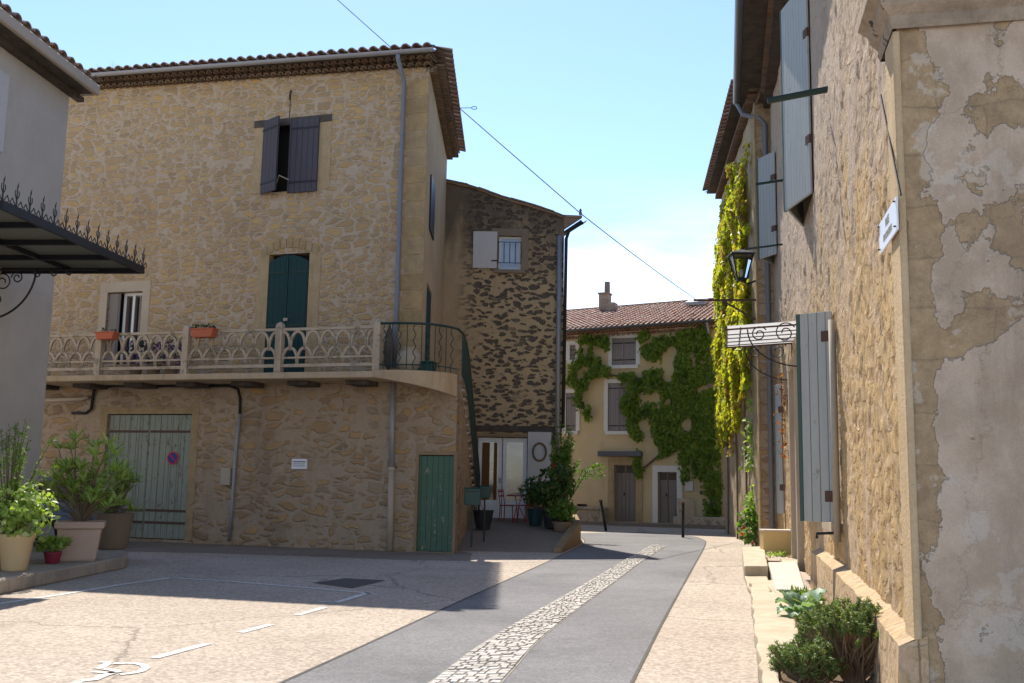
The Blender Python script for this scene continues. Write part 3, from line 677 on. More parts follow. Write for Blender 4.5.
# cornice (genoise) + eaves tiles + gutter
OV = .50
mb = MB(); genoise(mb, SL, .12, 0, 2, .17, .10, zf=lambda s: eave(s)-.03); mb.build('eaves_courses', M['tile_dark'], H)
mb = MB(); mb2 = []
m = MB(); genoise(m, 0, 6.9, eave(0)-.03, 2, .17, .10); side_obj(m, 'eaves_courses', M['tile_dark'])
ez = lambda s: eave(s)+.17
hipx = .42
def front_len(s): return max(0, min(5.0, (hipx-s)*1.6+.05)) if s > -2.6 else 5.0
tile_slope('roof', SL, hipx, front_len, 0, .27, M['tile_old'], H, d0=-OV, zfun=lambda s: ez(s)+.05, pitch=.27)
rs = tile_slope('side_roof', -.35, 7.2, lambda s: max(.15, min(3.2, (s+.45)*.8+.15)), ez(0)+.03, .27, M['tile_old'], None, d0=-.52, pitch=.28)
for v_ in rs.data.vertices: v_.co = to_main(v_.co)
rs.parent = H
m = MB(); m.hexa([(SL, -OV+.05, ez(SL)-.02), (.1, -OV+.05, ez(0)-.02), (.1, .0, ez(0)+.05), (SL, 0, ez(SL)+.05), (SL, -OV+.05, ez(SL)+.01), (.1, -OV+.05, ez(0)+.01), (.1, .0, ez(0)+.12), (SL, .0, ez(SL)+.12)]).build('eaves_board', M['wood_dark'], H)
# gutter: half round along the front
def gutter(mb, p0, p1, r, seg=8):
    p0 = Vector(p0); p1 = Vector(p1); d = (p1-p0).normalized(); sdir = Vector((-d.y, d.x, 0)).normalized(); base = len(mb.v)
    ring = [(sdir*math.cos(math.pi+math.pi*i/seg)*r + Vector((0, 0, math.sin(math.pi+math.pi*i/seg)*r))) for i in range(seg+1)]
    ring2 = [q*.88+Vector((0, 0, .002)) for q in reversed(ring)]
    R_ = ring+ring2; n = len(R_)
    for p in (p0, p1): mb.v += [tuple(p+q) for q in R_]; mb.t += [.5]*n
    for i in range(n): j = (i+1) % n; mb.f.append((base+i, base+j, base+n+j, base+n+i))
    mb.f.append(tuple(base+i for i in range(n))); mb.f.append(tuple(base+n+i for i in reversed(range(n))))
m = MB(); gutter(m, (SL, -OV-.07, ez(SL)-.01), (.34, -OV-.07, ez(0)-.01), .075); m.build('gutter', M['zinc'], H)
# downpipe (blue above, cream below)
pp = [F.P(x, y_, -.12) for x, y_ in ((404, 84), (400, 200), (397, 300), (394, 368))]
top = [(pp[0][0]+.02, -OV-.07, ez(0)-.06), (pp[0][0]+.02, -OV-.05, ez(0)-.16), (pp[0][0]+.01, -.2, pp[0][1]+.10)]+[(p[0], -.12, p[1]) for p in pp]
MB().tube(top, .055, 10).build('downpipe', M['blue_pipe'], H, smooth=True)
lo = [F.P(x, y_, -.12) for x, y_ in ((393, 380), (391.5, 470), (390, 548))]
MB().tube([(lo[0][0], -.12, lo[0][1]), (lo[1][0], -.12, lo[1][1])], .06, 10).build('downpipe', M['zinc'], H, smooth=True)
lp = MB().tube([(lo[1][0], -.12, lo[1][1]), (lo[2][0], -.12, .03)], .07, 10).tube([(lo[1][0], -.12, lo[1][1]-.02), (lo[1][0], -.12, lo[1][1]+.06)], .08, 10).build('downpipe', M['cream_pipe'], H, smooth=True)
# balcony
BF = -1.0; sP = F.P(378, 350, BF)[0]
ZT = F.P(230, 373.5, BF)[1]; ZU = ZT-.14
bal = MB().box(SL, sP, BF-.1, 0, ZU, ZT).build('balcony', M['slab'], H, bevel=.02)
m = MB()
for s in np.arange(SL+.4, sP-.3, 1.45): MB().box(s, s+.5, BF+.35, .0, ZU-.10, ZU-.004).build('balcony_beam', M['wood_dark'], bal)
posts = [F.P(x, 350, BF)[0] for x in (14, 100, 186.5, 279.5, 377.5)]; ptop = ZT+1.05
for p in posts:
    m = MB().box(p-.08, p+.08, BF-.08, BF+.08, ZT, ptop).lathe([(.11, 0), (.09, .05), (.03, .09), (.005, .10)], (p, BF, ptop), 4); m.build('balcony_post', M['concrete'], bal, bevel=.015)
for p, q in zip(posts[:-1], posts[1:]):
    a, b = p+.08, q-.08; m = MB(); y0, y1 = BF-.035, BF+.035
    for z0, z1 in ((.12, .19), (.31, .35), (.94, 1.0)):
        m.box(a, b, y0, y1, ZT+z0, ZT+z1)
    n = max(3, round((b-a)/.37)); pit = (b-a)/n
    def arcs(zb, zh, w_, off):
        for i in range(-1, n+1):
            c = a+(i+.5+off)*pit; pts = []
            for j in range(13):
                th = math.pi*j/12; x = c-math.cos(th)*w_; zz = ZT+zb+zh*math.sin(th)**.8
                pts.append((x, zz))
            for (x0, z0_), (x1, z1_) in zip(pts[:-1], pts[1:]):
                if x0 < a-1e-3 or x1 > b+1e-3: continue
                d = Vector((x1-x0, z1_-z0_)); d = d.normalized() if d.length > 0 else Vector((1, 0)); nx, nz_ = -d.y*.027, d.x*.027
                m.prism([(x0+nx, z0_+nz_), (x0-nx, z0_-nz_), (x1-nx, z1_-nz_), (x1+nx, z1_+nz_)], y0+.01, y1-.01, 'y')
    arcs(.19, .37, pit*.5, 0); arcs(.50, .42, pit*.5, .5)
    m.build('balustrade_panel', M['concrete'], bal)
# curved landing slab
pl_ = []
for i in range(13):
    t = i/12; th = t*math.pi/2
    s = sP+(SE-sP)*(.35*t+.65*math.sin(th)); d = (BF-.12)*(1-t**2.2)**.8-.02
    pl_.append((s, d-.03, ZT+.01, ZT-.14-.34*t))
m = MB(); inner = [(sP, .05)]
for i, (s, d, zt_, zb_) in enumerate(pl_):
    m.v += [(s, d, zt_), (s, d+.03, zb_), (min(s, SE-.02), .02, zt_), (min(s, SE-.02), .02, zb_)]; m.t += [.5]*4
for i in range(12):
    a = 4*i; b = a+4; m.f += [(a, b, b+1, a+1), (a+2, a, a, a+2) if 0 else (a, a+2, b+2, b), (a+1, b+1, b+3, a+3)]
m.f.append((0, 1, 3, 2)); m.build('landing_slab', M['slab'], H)
m = MB(); c4 = [(0, 0), (SE, 0)]
b0 = F.L((-2.05, 23.4, 0)); b1 = F.L((F.Wd((SE, 0, 0)).x, 23.4, 0)); m.prism([(.0, .28), (SE-.01, .28), (b1.x-.01, b1.y), (b0.x, b0.y)], 0.0, ZT, 'z'); m.build('landing_base', M['main_low'], H)
# stairs down the side
XE = F.Wd((SE, 0, 0)).x; XF = lambda y: XE+(-.95-XE)*max(0, (y-22.6)/5.8); nst = 17; y_s, y_e = 23.4, 28.6; zbot = .55
stp = MB(); nos = MB()
for i in range(nst):
    ya = y_s+(y_e-y_s)*i/nst; yb = y_s+(y_e-y_s)*(i+1)/nst; zz = ZT-(ZT-zbot)*(i+1)/(nst+1); c_ = [F.L((-2.03, ya, 0)), F.L((XF(ya), ya, 0)), F.L((XF(yb), yb, 0)), F.L((-2.03, yb, 0))]
    stp.prism([(p.x, p.y) for p in c_], 0, zz-.05, 'z'); c_ = [F.L((-2.03, ya-.03, 0)), F.L((XF(ya)+.05, ya-.03, 0)), F.L((XF(yb)+.05, yb, 0)), F.L((-2.03, yb, 0))]; nos.prism([(p.x, p.y) for p in c_], zz-.05, zz, 'z')
st_ = stp.build('staircase', M['main_low'], H); nos.build('tread', M['step'], st_)
# iron railing: landing + stair
rl = MB(); pts = []
for i, (s, d, zt_, zb_) in enumerate(pl_):
    pts.append(Vector((s-.03 if i > 8 else s, d+.12, zt_+1.03)))
st_path = [F.L((XF(22.5)+.07, 22.5, ZT+1.0)), F.L((XF(23.2)+.09, 23.2, ZT+.90)), F.L((XF(24.0)+.10, 24.0, ZT+.58)), F.L((XF(28.4)+.10, 28.4, 1.70))]
full = pts+[Vector(p) for p in st_path]; rl.tube(full, .028, 8)
rl.tube([p-Vector((0, 0, .9)) for p in pts], .014, 6)
for i in range(len(pts)-1):
    for f in (0,):
        p = pts[i].lerp(pts[i+1], f)
        if i % 2 == 1: rl.tube([p-Vector((.035*((k % 2)*2-1)*(1 if 0 < k < 8 else 0), 0, 1.0-.125*k)) for k in range(9)], .012, 5)
        else: rl.tube([p-Vector((0, 0, 1.0)), p], .011, 5)
sp_ = [Vector(p) for p in st_path]
for i in range(3):
    n = max(2, int((sp_[i+1]-sp_[i]).length/.085))
    for k in range(n):
        p = sp_[i].lerp(sp_[i+1], k/n); rl.tube([p-Vector((0, 0, .95)), p], .017, 5)
rl.tube([sp_[-1]-Vector((0, 0, 1.2)), sp_[-1]], .03, 6)
rl.build('railing', M['iron_green'], H)
# wall cable, pipes, box
cb = [F.P(x, y_, -.04) for x, y_ in ((72, 413), (86, 413), (91, 409), (94, 390), (97, 386), (230, 386), (238, 389), (240, 398), (240, 416))]
tag(MB().tube([(F.Wd((p[0], -.04, p[1]))) for p in cb], .035, 8).build('wall_cable', M['black_rubber'], None, smooth=True), 'thick black cable looping along the stone wall above the garage door', 'cable')
cb = [F.P(x, y_, -.05) for x, y_ in ((240, 414), (236, 450), (232, 505), (229, 541))]
tag(MB().tube([(F.Wd((p[0], -.05, p[1]))) for p in cb], .04, 8).build('conduit', M['zinc'], None, smooth=True), 'pale grey conduit running down the wall right of the garage door', 'pipe')
cb = [F.P(x, y_, -.06) for x, y_ in ((45, 400), (82, 399), (89, 397))]
tag(MB().tube([(F.Wd((p[0], -.06, p[1]))) for p in cb], .05, 8).build('wall_pipe', M['cream_pipe'], None, smooth=True), 'short cream pipe on the wall beside the black cable', 'pipe')
q = F.rect(222.5, 468, 232, 485); o = MB().box(q[0], q[1], -.09, 0, q[2], q[3]).box(q[0]+.03, q[1]-.03, -.095, -.09, q[2]+.03, q[3]-.03).build('meter_box', M['cream_pipe'], None, bevel=.01); o.location = F.o; o.rotation_euler = (0, 0, F.a); tag(o, 'small cream meter box on the wall beside the grey conduit', 'box')
q = F.rect(292, 459, 307, 469, -.03); pq = thing('wall_plaque', 'small white plaque with three printed lines on the brown stone wall', 'plaque', F)
MB().box(q[0], q[1], -.05, .0, q[2], q[3]).build('plate', M['sign_white'], pq, bevel=.004); MB().box(q[0]+.03, q[1]-.03, -.053, -.0505, q[3]-.075, q[3]-.05).box(q[0]+.03, q[1]-.05, -.053, -.0505, q[3]-.12, q[3]-.105).box(q[0]+.04, q[1]-.04, -.053, -.0505, q[3]-.165, q[3]-.15).build('lettering', M['sign_dark'], pq)

# things on the balcony
def flower_box(px, py0, py1, n, label):
    a = F.P(px[0], (py0+py1)/2, BF-.15)[0]; b = F.P(px[1], (py0+py1)/2, BF-.15)[0]; z0 = F.P(px[0], py1, BF-.15)[1]; z1 = F.P(px[0], py0, BF-.15)[1]
    t = thing('window_box', label, 'window box', F, group='terracotta window boxes on the balustrade')
    MB().prism([(a+.05, z0), (b-.05, z0), (b, z1), (a, z1)], BF-.27, BF-.06, 'y').box(a-.01, b+.01, BF-.285, BF-.055, z1-.03, z1).build('trough', M['terracotta'], t, bevel=.01)
    C = np.stack([rng.uniform(a+.02, b-.02, n), rng.uniform(BF-.26, BF-.08, n), z1+rng.uniform(0, .10, n)], 1); leaves('foliage', C, (0, -.4, 1), .06, M['leaf_dark'], t)
flower_box((98, 117), 332.5, 340, 12, 'plain orange terracotta window box hooked on the balustrade, below the small window')
flower_box((193, 216), 329, 338, 70, 'orange terracotta window box with a few dark leaves, beside the third post')
pf = thing('potted_flowers', 'purple flowering plants behind the balustrade below the small window', 'plant', F)
a, b = F.P(128, 350, -.7)[0], F.P(182, 350, -.7)[0]
for i in range(3):
    c = a+(b-a)*(i+.5)/3; MB().lathe([(.12, 0), (.17, .25), (.17, .28)], (c, -.7, ZT), 12).build('pot', M['brown_pot'], pf, smooth=False)
n = 420; C = np.stack([rng.uniform(a, b, n), rng.uniform(-.85, -.5, n), ZT+.25+rng.uniform(0, .6, n)], 1); leaves('foliage', C[:260], (0, -.6, .6), .07, M['leaf_dark'], pf); leaves('blossom', C[260:], (0, -1, .3), .075, M['petal_purple'], pf)
s = F.P(409, 350, -.6)[0]; o = MB().lathe([(.15, 0), (.26, .10), (.29, .24), (.27, .38), (.19, .48), (.19, .52), (.23, .54)], (0, 0, 0), 18).build('stoneware_jar', M['barrel'], None, smooth=True); o.location = F.Wd((s, -.55, ZT+.01)); tag(o, 'big round pale jar on the landing behind the iron railing', 'jar')
s = F.P(425, 362, -.5)[0]; o = MB().box(-.2, .2, -.15, .15, 0, .2).box(-.22, .22, -.17, .17, .2, .25).build('plastic_tub', M['green_box'], None, bevel=.02); o.location = F.Wd((s, -.45, ZT+.01)); o.rotation_euler = (0, 0, F.a); tag(o, 'low green tub on the landing beside the pale jar', 'tub')
s = F.P(388, 350, -.8)[0]; o = MB().lathe([(.04, 0), (.04, .1), (.10, .15), (.12, .55), (.06, .9), (.03, 1.0), (.02, 1.1)], (0, 0, 0), 12).build('folded_parasol', M['wood_dark'], None, smooth=True); o.location = F.Wd((s, -.75, ZT)); tag(o, 'dark folded parasol standing behind the iron railing by the last post', 'parasol')

# mail boxes on the stair side
for (x0, y0, x1, y1, Y, lab) in ((464, 488.5, 480.5, 505, 22.6, 'larger green letterbox at the foot of the stairs, nearer the wall'), (479.5, 486.5, 490, 498, 24.0, 'smaller dark green letterbox behind the larger one')):
    A = atY(x0, y1, Y); B_ = atY(x1, y0, Y); t = thing('letterbox', lab, 'letterbox', loc=(A.x, Y, 0), group='green letterboxes by the stairs')
    w_ = B_.x-A.x; MB().box(0, w_, 0, .2, A.z, B_.z).box(-.01, w_+.01, -.015, .21, B_.z, B_.z+.02).build('case', M['green_box'], t, bevel=.01); MB().box(.04, w_-.04, -.006, .0, B_.z-.08, B_.z-.05).build('slot', M['iron'], t)
    MB().tube([(w_/2, .1, .1), (w_/2, .1, A.z)], .02, 6).build('post', M['iron_green'], t)

# ------------------------------------------------------------------ terrace in front of the second house
T0 = gnd(553, 549); zT = .52
m = MB(); A_ = [(XE+.0, 22.9, .0), (1.05, 22.9, .0), (1.62, 25.6, .34), (1.75, 29.2, zT), (-1.9, 29.2, zT), (-1.9, 28.4, zT), (XE, 28.4, zT), (XE, 25.6, .30)]
m.v = [Vector(p) for p in A_]+[Vector((p[0], p[1], -.05)) for p in A_]; m.t = [.5]*16; m.f = [tuple(range(8))]+[(i, 8+i, 8+(i+1) % 8, (i+1) % 8) for i in range(8)]
# break top into triangles: fan strips
m.f = [(0, 1, 2, 7), (7, 2, 3, 6), (6, 3, 4, 5)]+m.f[1:]; o = m.build('terrace', M['apron']); o['kind'] = 'structure'
o = MB().hexa([(1.0, 22.85, 0), (1.2, 22.85, 0), (1.86, 26.2, 0), (1.64, 26.2, 0), (1.0, 22.85, .10), (1.2, 22.85, .10), (1.86, 26.2, .56), (1.64, 26.2, .56)]).hexa([(1.64, 26.2, 0), (1.86, 26.2, 0), (1.95, 29, 0), (1.75, 29, 0), (1.64, 26.2, .56), (1.86, 26.2, .56), (1.95, 29, .66), (1.75, 29, .66)]).build('terrace_wall', M['dark_surround'], None, bevel=.02)
tag(o, 'low rough stone wall edging the ramp below the potted plants', 'low wall')

# ------------------------------------------------------------------ second house (dark rubble)
F2 = Fr(-2.05, 29.0, 0); H2 = thing('rubble_house', 'narrow dark rubble stone house with a sloping roof edge and white glazed door', 'house', F2)
rx = F2.P(563, 350)[0]; tp = [F2.P(x, y_) for x, y_ in ((445, 183), (470, 188), (500, 198.5), (530, 207), (552, 214), (570, 221))]
def top2(s):
    for (a, za), (b, zb_) in zip(tp[:-1], tp[1:]):
        if s <= b: return za+(zb_-za)*(s-a)/(b-a)
    return tp[-1][1]+(s-tp[-1][0])*(-.35)
wn2 = F2.rect(498.5, 236, 521, 270); dr2 = F2.rect(477, 437, 527, 521)
dr2 = (dr2[0], dr2[1], zT-.01, dr2[3])
def rough2(s, z): return (noise.fractal(Vector((s*2.5, z*3.5, 9)), .8, 2, 4)*.035, .5)
wall('front_wall', 0, rx, 0, 11, [wn2+(.22,), dr2+(.25,)], M['rubble_dark'], H2, step=.12, topf=top2, disp=rough2)
m = MB(); sx = rx; m.quad((rx, 0, 0), (rx-2.4, 7.5, 0), (rx-2.4, 7.5, top2(rx)), (rx, 0, top2(rx))); m.quad((0, 0, 0), (0, 7.5, 0), (0, 7.5, top2(0)), (0, 0, top2(0))); m.quad((0, 7.5, 0), (rx-2.4, 7.5, 0), (rx-2.4, 7.5, top2(rx)), (0, 7.5, top2(0))); m.build('side_wall', M['rubble_dark'], H2)
# roof slab with tile verge
m = MB(); ss = np.linspace(.0, rx+.02, 12)
for a, b in zip(ss[:-1], ss[1:]):
    for (w0, h0, h1, t) in ((-.06, .0, .06, .2), (-.10, .061, .10, .8)):
        ba = -2.4*(a/rx); bb = -2.4*(b/rx); j = random.uniform(-.015, .015)
        m.hexa([(a, w0, top2(a)+h0+j), (b, w0, top2(b)+h0+j), (b+bb, 7.6, top2(b)+h0), (a+ba, 7.6, top2(a)+h0), (a, w0, top2(a)+h1+j), (b, w0, top2(b)+h1+j), (b+bb, 7.6, top2(b)+h1), (a+ba, 7.6, top2(a)+h1)], random.random()*t)
m.build('roof', M['tile_old'], H2)
# eaves on the right: overhang
oe = F2.P(581, 217); m = MB(); zt2 = top2(rx)
m.hexa([(rx-.02, -.08, zt2-.30), (rx+.02, -.08, zt2-.30), (rx-2.38, 7.6, zt2-.30), (rx-2.42, 7.6, zt2-.30), (rx-.02, -.08, zt2+.03), (oe[0], -.08, oe[1]-.06), (oe[0]-2.4, 7.6, oe[1]-.06), (rx-2.42, 7.6, zt2+.03)], .3)
m.hexa([(rx-.02, -.10, zt2+.031), (oe[0]+.03, -.10, oe[1]-.055), (oe[0]-2.37, 7.6, oe[1]-.055), (rx-2.42, 7.6, zt2+.031), (rx-.02, -.10, zt2+.10), (oe[0]+.03, -.10, oe[1]+.02), (oe[0]-2.37, 7.6, oe[1]+.02), (rx-2.42, 7.6, zt2+.10)], .8)
m.build('eaves', M['tile_old'], H2)
m = MB(); gutter(m, (oe[0]+.08, -.12, oe[1]-.12), (oe[0]-2.32, 7.6, oe[1]-.12), .09); m.build('gutter', M['zinc_dark'], H2)
pA = F2.P(559.5, 236, -.1); pB = F2.P(557, 452, -.1)
MB().tube([(pA[0], -.12, pA[1]), (pB[0], -.12, pB[1])], .07, 10).build('downpipe', M['zinc'], H2, smooth=True)
pA = F2.P(565.5, 236, -.1); pB = F2.P(563, 428, -.1)
MB().tube([(oe[0]+.05, -.1, oe[1]-.2), (pA[0]+.12, -.15, pA[1]+.2), (pA[0]+.02, -.15, pA[1]-.1), (pB[0], -.13, pB[1])], .05, 10).build('downpipe', M['black_rubber'], H2, smooth=True)
# window
a, b, c, e = wn2
surround((a, b, c, e), .22, .22, plaster('window render', (.22, .17, .12), (.28, .22, .16)), H2, proud=.03, sill=.1)
w = MB(); w.box(a, a+.07, .1, .15, c, e).box(b-.07, b, .1, .15, c, e).box(a+.07, b-.07, .1, .15, e-.07, e).box(a+.07, b-.07, .1, .15, c, c+.07).build('window', M['white_paint'], H2, bevel=.004)
MB().box(a+.07, b-.07, .12, .13, c+.07, e-.07).build('pane', M['curtain_glass'], H2.children[-1] if 0 else [x for x in COL.objects if x.name.startswith('window') and x.parent == H2][-1])
m = MB(); 
for z_ in (c+.2, e-.2): m.tube([(a-.05, -.06, z_), (b, -.06, z_)], .012, 5)
for i in range(5): s = a+(b-a)*i/4; m.tube([(s, -.06, c+.2), (s, -.06, e-.2)], .011, 5)
m.build('window_rail', M['iron'], H2)
q = F2.rect(473, 231.5, 497, 268, -.05); MB().box(q[0], q[1], -.07, -.035, q[2], q[3]).build('shutter', M['off_white_wood'], H2, bevel=.005)
MB().box(q[1]-.16, q[1]+.02, -.085, -.07, q[2]+.2, q[2]+.24).build('shutter_catch', M['iron'], H2)
# glazed door
a, b, c, e = dr2; q = F2.rect(470, 426, 556, 432); MB().box(q[0]+.1, q[1], -.05, .1, q[2], q[3]).build('lintel', M['wood_dark'], H2, bevel=.01)
surround(dr2, .09, .09, M['dark_surround'], H2, proud=.04)
wd = (b-a)/2
for i in (0, 1):
    x0 = a+i*wd+.01; x1 = x0+wd-.02; w = MB().box(x0, x0+.11, .08, .14, c, e-.02).box(x1-.11, x1, .08, .14, c, e-.02).box(x0+.11, x1-.11, .08, .14, e-.14, e-.02).box(x0+.11, x1-.11, .08, .14, c, c+.5)
    d_ = w.build('door_leaf', M['white_paint'], H2, bevel=.005); MB().box(x0+.11, x1-.11, .105, .115, c+.5, e-.14).build('pane', M['door_glass'], d_)
    if i == 0: MB().box(x0+.12, x0+.34, .09, .10, c+.52, e-.16).box(x1-.24, x1-.14, .09, .1, c+.52, e-.16).build('curtain', M['reddish'], d_)
MB().box(a+wd-.1, a+wd-.02, .04, .08, c+1.0, c+1.15).build('handle', M['zinc'], d_)
q = F2.rect(527.5, 432, 551, 494, -.08); MB().box(q[0], q[1], -.09, -.05, q[2], q[3]).build('board', M['off_white_wood'], H2, bevel=.006)
cw = F2.P(539.5, 452, -.12); pts = [(cw[0]+.19*math.cos(t), -.13, cw[1]+.25*math.sin(t)) for t in np.linspace(0, 2*math.pi, 25)]
o = MB().tube([F2.Wd(p) for p in pts], .03, 6).build('wreath', M['wicker'], None); tag(o, 'oval wicker wreath hung on the white board beside the glazed door', 'wreath')

# ------------------------------------------------------------------ far house
F3 = Fr(4.86, 38.0, -22); H3 = thing('creeper_house', 'ochre rendered house at the end of the street under green creeper with red tiles', 'house', F3)
s3a = F3.P(555, 400)[0]-3; s3b = F3.P(722, 400)[0]+1.5
za = F3.P(575, 339); zb3 = F3.P(705, 330)
def ev3(s): return za[1]+(zb3[1]-za[1])*(s-za[0])/(zb3[0]-za[0])
ops3 = {}
w1 = F3.rect(612, 338, 636, 365); w2 = F3.rect(608, 383, 631, 431); dA = F3.rect(614.5, 465, 636, 524); dB = F3.rect(658, 472, 677, 524); w3 = F3.rect(570, 345, 575.5, 360); w4 = F3.rect(566, 393, 576, 431); w5 = F3.rect(577, 504, 587, 518)
for k_, v_ in (('dA', dA), ('dB', dB)): pass
dA = (dA[0], dA[1], .1, dA[3]); dB = (dB[0], dB[1], .1, dB[3])
wall('front_wall', s3a, s3b, 0, 8, [w1+(.15,), w2+(.15,), dA+(.2,), dB+(.2,), w3+(.15,), w4+(.15,), w5+(.2,)], M['far_render'], H3, step=.8, topf=ev3)
MB().box(s3a, s3b, -.045, .02, 0, F3.P(640, 512)[1]).build('plinth', M['concrete'], H3) if 0 else None
m = MB(); zz = ev3(0); m.box(s3a, s3b, .3, 9, 0, zz-.3).build('rear_wall', M['far_render'], H3)
for rc in (w1, w2, w3, w4):
    surround(rc, .16, .16, M['white_surround'], H3, proud=.025, sill=.14, name='window_surround')
    a, b, c, e = rc
    hm = (a+b)/2
    for (x0, x1) in ((a+.01, hm-.006), (hm+.006, b-.01)):
        sh = MB().box(x0, x1, .01, .05, c+.01, e-.01).build('shutter', M['mauve_shutter'], H3, bevel=.004)
        straps([(x0+.02, x1-.02, .008, z_, .018) for z_ in (c+.2, e-.2)], M['iron'], sh)
MB().box(w5[0], w5[1], .1, .12, w5[2], w5[3]).build('vent_grille', M['wood_dark'], H3)
def old_door(rc, mat_s, ww, wt, name):
    a, b, c, e = rc; sr = surround(rc, ww, wt, mat_s, H3, proud=.05, name='door_surround')
    hm = (a+b)/2; dz = e-.32
    for x0, x1 in ((a+.01, hm-.006), (hm+.006, b-.01)):
        d_ = MB().box(x0, x1, .08, .13, c, dz-.04).build('door_leaf', M['brown_door'], H3, bevel=.004)
        MB().box(x0+.08, x1-.08, .07, .08, c+.15, c+.75).box(x0+.08, x1-.08, .07, .08, c+.9, dz-.2).build('door_panel', M['brown_door'], d_, bevel=.004)
    MB().box(hm-.07, hm-.03, .03, .08, c+1.0, c+1.1).build('handle', M['iron'], d_)
    tr_ = MB().box(a, b, .08, .12, dz-.04, dz+.02).box(a, b, .08, .12, e-.04, e).box(a, a+.05, .08, .12, dz, e-.04).box(b-.05, b, .08, .12, dz, e-.04).box(hm-.02, hm+.02, .08, .12, dz+.02, e-.04)
    f_ = tr_.build('transom', M['brown_door'], H3); MB().box(a+.05, b-.05, .105, .11, dz+.02, e-.04).build('pane', M['glass'], f_)
old_door(dA, M['surround'], .26, .32, 'a'); old_door(dB, M['white_surround'], .2, .24, 'b')
q = F3.rect(600, 452, 643, 456); MB().box(q[0], q[1], -.35, .02, q[2]-.02, q[3]+.02).build('door_hood', M['zinc_dark'], H3, bevel=.02)
for rc in (dA, dB): MB().box(rc[0]-.2, rc[1]+.2, -.4, .2, 0, .12).build('doorstep', M['concrete'], H3, bevel=.02)
mb = MB(); genoise(mb, s3a, s3b, 0, 2, .13, .15, zf=lambda s: ev3(s)); mb.build('eaves_courses', M['tile'], H3)
e3 = lambda s: ev3(s)+.30
tile_slope('roof', s3a, s3b, lambda s: 6.3, 0, .30, M['tile'], H3, d0=-.45, zfun=e3)
MB().hexa([(s3a, -.45, e3(s3a)-.05), (s3b, -.45, e3(s3b)-.05), (s3b, .3, e3(s3b)-.05), (s3a, .3, e3(s3a)-.05), (s3a, -.45, e3(s3a)+.01), (s3b, -.45, e3(s3b)+.01), (s3b, .3, e3(s3b)+.22), (s3a, .3, e3(s3a)+.22)]).build('eaves_board', M['wood_dark'], H3)
m = MB(); gutter(m, (s3a, -.50, e3(s3a)), (s3b, -.50, e3(s3b)), .085); m.build('gutter', M['zinc_dark'], H3)
m = MB()
for s in np.arange(s3a, s3b, .4): m.tube([(s, 5.9, e3(s)+1.93), (s+.42, 5.9, e3(s+.42)+1.93)], .11, 8, random.random())
m.build('ridge_tiles', M['tile_old'], H3)
pr = F3.P(709, 330, -.1); MB().tube([(pr[0], -.5, e3(pr[0])-.1), (pr[0], -.1, pr[1]-.2), (pr[0], -.1, .2)], .05, 8).build('downpipe', M['zinc'], H3, smooth=True)
def on_roof(x, y_):
    s = z_ = 0; d = 3.0
    for _ in range(30):
        s, z_ = F3.P(x, y_, d); want = e3(s)+.30*(d+.45)+.05; d += (z_-want)*1.5 if abs(z_-want) > .005 else 0; d = max(0, min(5.2, d))
    return s, d, z_
s, d, z_ = on_roof(604, 311)
ch = MB().box(s-.22, s+.22, d-.1, d+.4, z_-.5, z_+.75).box(s+.22, s+.6, d-.4, d+.1, z_-.5, z_+.30).box(s-.26, s+.26, d-.14, d+.44, z_+.75, z_+.82)
chm = ch.build('chimney', quoin('chimney blocks', (.30, .22, .18), (.36, .28, .22), h=.2, w=.4), H3, bevel=.01)
MB().lathe([(.13, 0), (.12, .5)], (s+.1, d+.15, z_+.82), 12).build('chimney_pot', M['tile_old'], chm)
MB().hexa([(s-.5, d-.7, z_-.28), (s+.9, d-.7, z_-.28), (s+.9, d+.4, z_+.05), (s-.5, d+.4, z_+.05), (s-.5, d-.7, z_-.2), (s+.9, d-.7, z_-.2), (s+.9, d+.4, z_+.13), (s-.5, d+.4, z_+.13)]).build('flashing', paint('lead flashing', (.42, .44, .50), .5), chm)
s, d, z_ = on_roof(697, 306); sk = MB().hexa([(s-.4, d-.4, z_-.02), (s+.4, d-.4, z_-.02), (s+.4, d+.4, z_+.22), (s-.4, d+.4, z_+.22), (s-.4, d-.4, z_+.12), (s+.4, d-.4, z_+.12), (s+.4, d+.4, z_+.36), (s-.4, d+.4, z_+.36)]).build('skylight', M['zinc'], H3, bevel=.01)
q = F3.rect(686, 481, 694, 491); MB().box(q[0], q[1], -.15, 0, q[2], q[3]).build('meter_box', M['off_white_wood'], H3, bevel=.01)
q = F3.rect(700, 491, 708, 494.5); MB().box(q[0], q[1], -.03, 0, q[2], q[3]).build('vent', M['iron'], H3)
# kerbside strip and small things in front
tg = [F3.Wd((s3a, -1.0, 0)), F3.Wd((s3b, -1.0, 0)), F3.Wd((s3b, 0.2, 0)), F3.Wd((s3a, .2, 0))]; o = MB().prism([(p.x, p.y) for p in tg], 0, .11).build('pavement', M['apron']); o['kind'] = 'structure'
A = F3.Wd((F3.P(689, 515)[0], -.6, 0)); o = MB().box(-.28, .28, -.2, .2, 0, 1.0).build('stone_bollard', M['concrete'], None, bevel=.04); o.location = (A.x, A.y, .05); tag(o, 'squat stone pillar at the foot of the far house beside the white-framed door', 'stone pillar')
A = F3.Wd((F3.P(592, 525)[0], -.5, 0)); o = MB().box(-.65, .65, -.25, .25, 0, .45).box(-.7, .7, -.3, .3, .45, .55).build('stone_bench', M['concrete'], None, bevel=.03); o.location = (A.x, A.y, .1); o.rotation_euler = (0, 0, F3.a); tag(o, 'plain stone bench against the far house left of its doors', 'bench')
